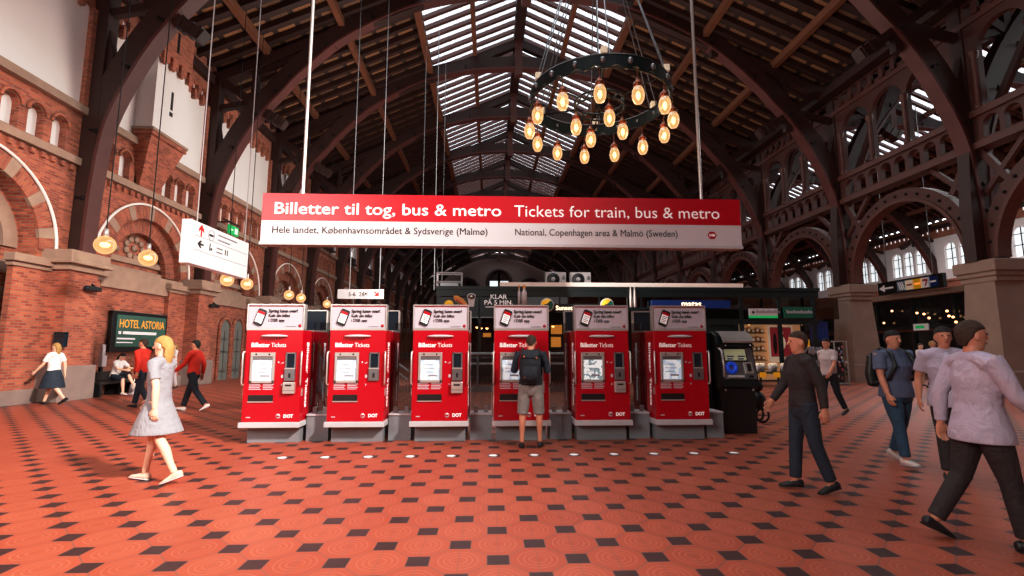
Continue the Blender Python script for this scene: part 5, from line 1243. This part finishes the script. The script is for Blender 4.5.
person('distant person in a pale top standing beyond the man in the blue grey shirt', at(924, 386), .2, 1.68, legs=((5,3),(-5,8)), arms=((10,8,40),(12,8,30)), top=WHITE, sleeve='short', pants=KHAKI, shoes=BLACK, hair=HBR, skin=SKIN2, vox=.014)
person('distant person in dark clothes with pale hair beyond the lilac shirted walker', at(937, 390), .6, 1.76, legs=((10,3),(-10,12)), arms=((30,8,30),(-10,8,20)), top=NAVY, sleeve='long', pants=NAVY, shoes=BLACK, hair=HBL, vox=.014)
# ================================================================ CAMERA, LIGHT
cam = bpy.data.cameras.new('camera'); co = bpy.data.objects.new('camera', cam); COL.objects.link(co)
cam.sensor_width = 36; cam.lens = 36*F/1024; cam.clip_end = 400; co.location = (0,0,CAMZ); co.rotation_euler = (PI/2+PITCH, 0, -YAW)
bpy.context.scene.camera = co
sc = bpy.context.scene
w = bpy.data.worlds.new('world'); sc.world = w; w.use_nodes = True
bg = w.node_tree.nodes.get('Background') or w.node_tree.nodes.new('ShaderNodeBackground')
bg.inputs[0].default_value = (.93,.96,1.,1); bg.inputs[1].default_value = 3.2
def area(name, loc, target, size, power, col=(1,1,1), sy=None):
    l = bpy.data.lights.new(name, 'AREA'); l.energy = power; l.size = size; l.color = col
    if sy: l.shape = 'RECTANGLE'; l.size_y = sy
    o = bpy.data.objects.new(name, l); COL.objects.link(o); o.location = loc
    o.rotation_euler = (Vector(target)-Vector(loc)).to_track_quat('-Z','Y').to_euler(); return o
def spot(name, loc, target, ang, power, col=(1,1,1), blend=.8, rad=1.):
    l = bpy.data.lights.new(name, 'SPOT'); l.energy = power; l.spot_size = R(ang); l.spot_blend = blend; l.color = col; l.shadow_soft_size = rad
    o = bpy.data.objects.new(name, l); COL.objects.link(o); o.location = loc
    o.rotation_euler = (Vector(target)-Vector(loc)).to_track_quat('-Z','Y').to_euler(); return o
spot('daylight_spot', (12,-5,13.5), (-12.5,8.5,0), 46, 60000, (1,.92,.84), 1., 1.0)
area('skylight_fill', (1.6, 26, 17), (1.6,26,0), 8, 1500, (1,.97,.95), 40)
area('entrance_daylight', (-9,-4,6.5), (-5.5,5,0), 6, 1300, (1,.93,.86), 5)
area('hall_daylight', (3,-9,8), (1,12,3), 10, 90, (.95,.97,1), 6)
area('wall_wash', (-3,20,6), (-13,24,7), 4, 900, (1,.93,.85), 14)
area('arcade_wash', (3,18,5.6), (16,19,9), 4, 520, (1,.9,.82), 14)
area('added_roof_fill', (0,25,4.8), (-3,26,18), 6, 650, (1,.9,.8), 8)  # added upward lamp that brightens the roof timbers, not a kiosk fixture
area('second_nave_daylight', (31,26,16), (31,26,0), 8, 5500, (1,1,1), 40)
sc.view_settings.view_transform = 'Standard'; sc.view_settings.look = 'None'; sc.view_settings.exposure = 0.; sc.view_settings.gamma = 1.
vs = sc.view_settings; vs.use_curve_mapping = True; cc = vs.curve_mapping.curves[3]; cc.points.new(.22,.185); cc.points.new(.62,.66); vs.curve_mapping.update()
sc.cycles.max_bounces = 6; sc.cycles.diffuse_bounces = 3; sc.cycles.glossy_bounces = 3; sc.cycles.transparent_max_bounces = 12; sc.cycles.sample_clamp_indirect = 6; sc.cycles.caustics_reflective = False; sc.cycles.caustics_refractive = False
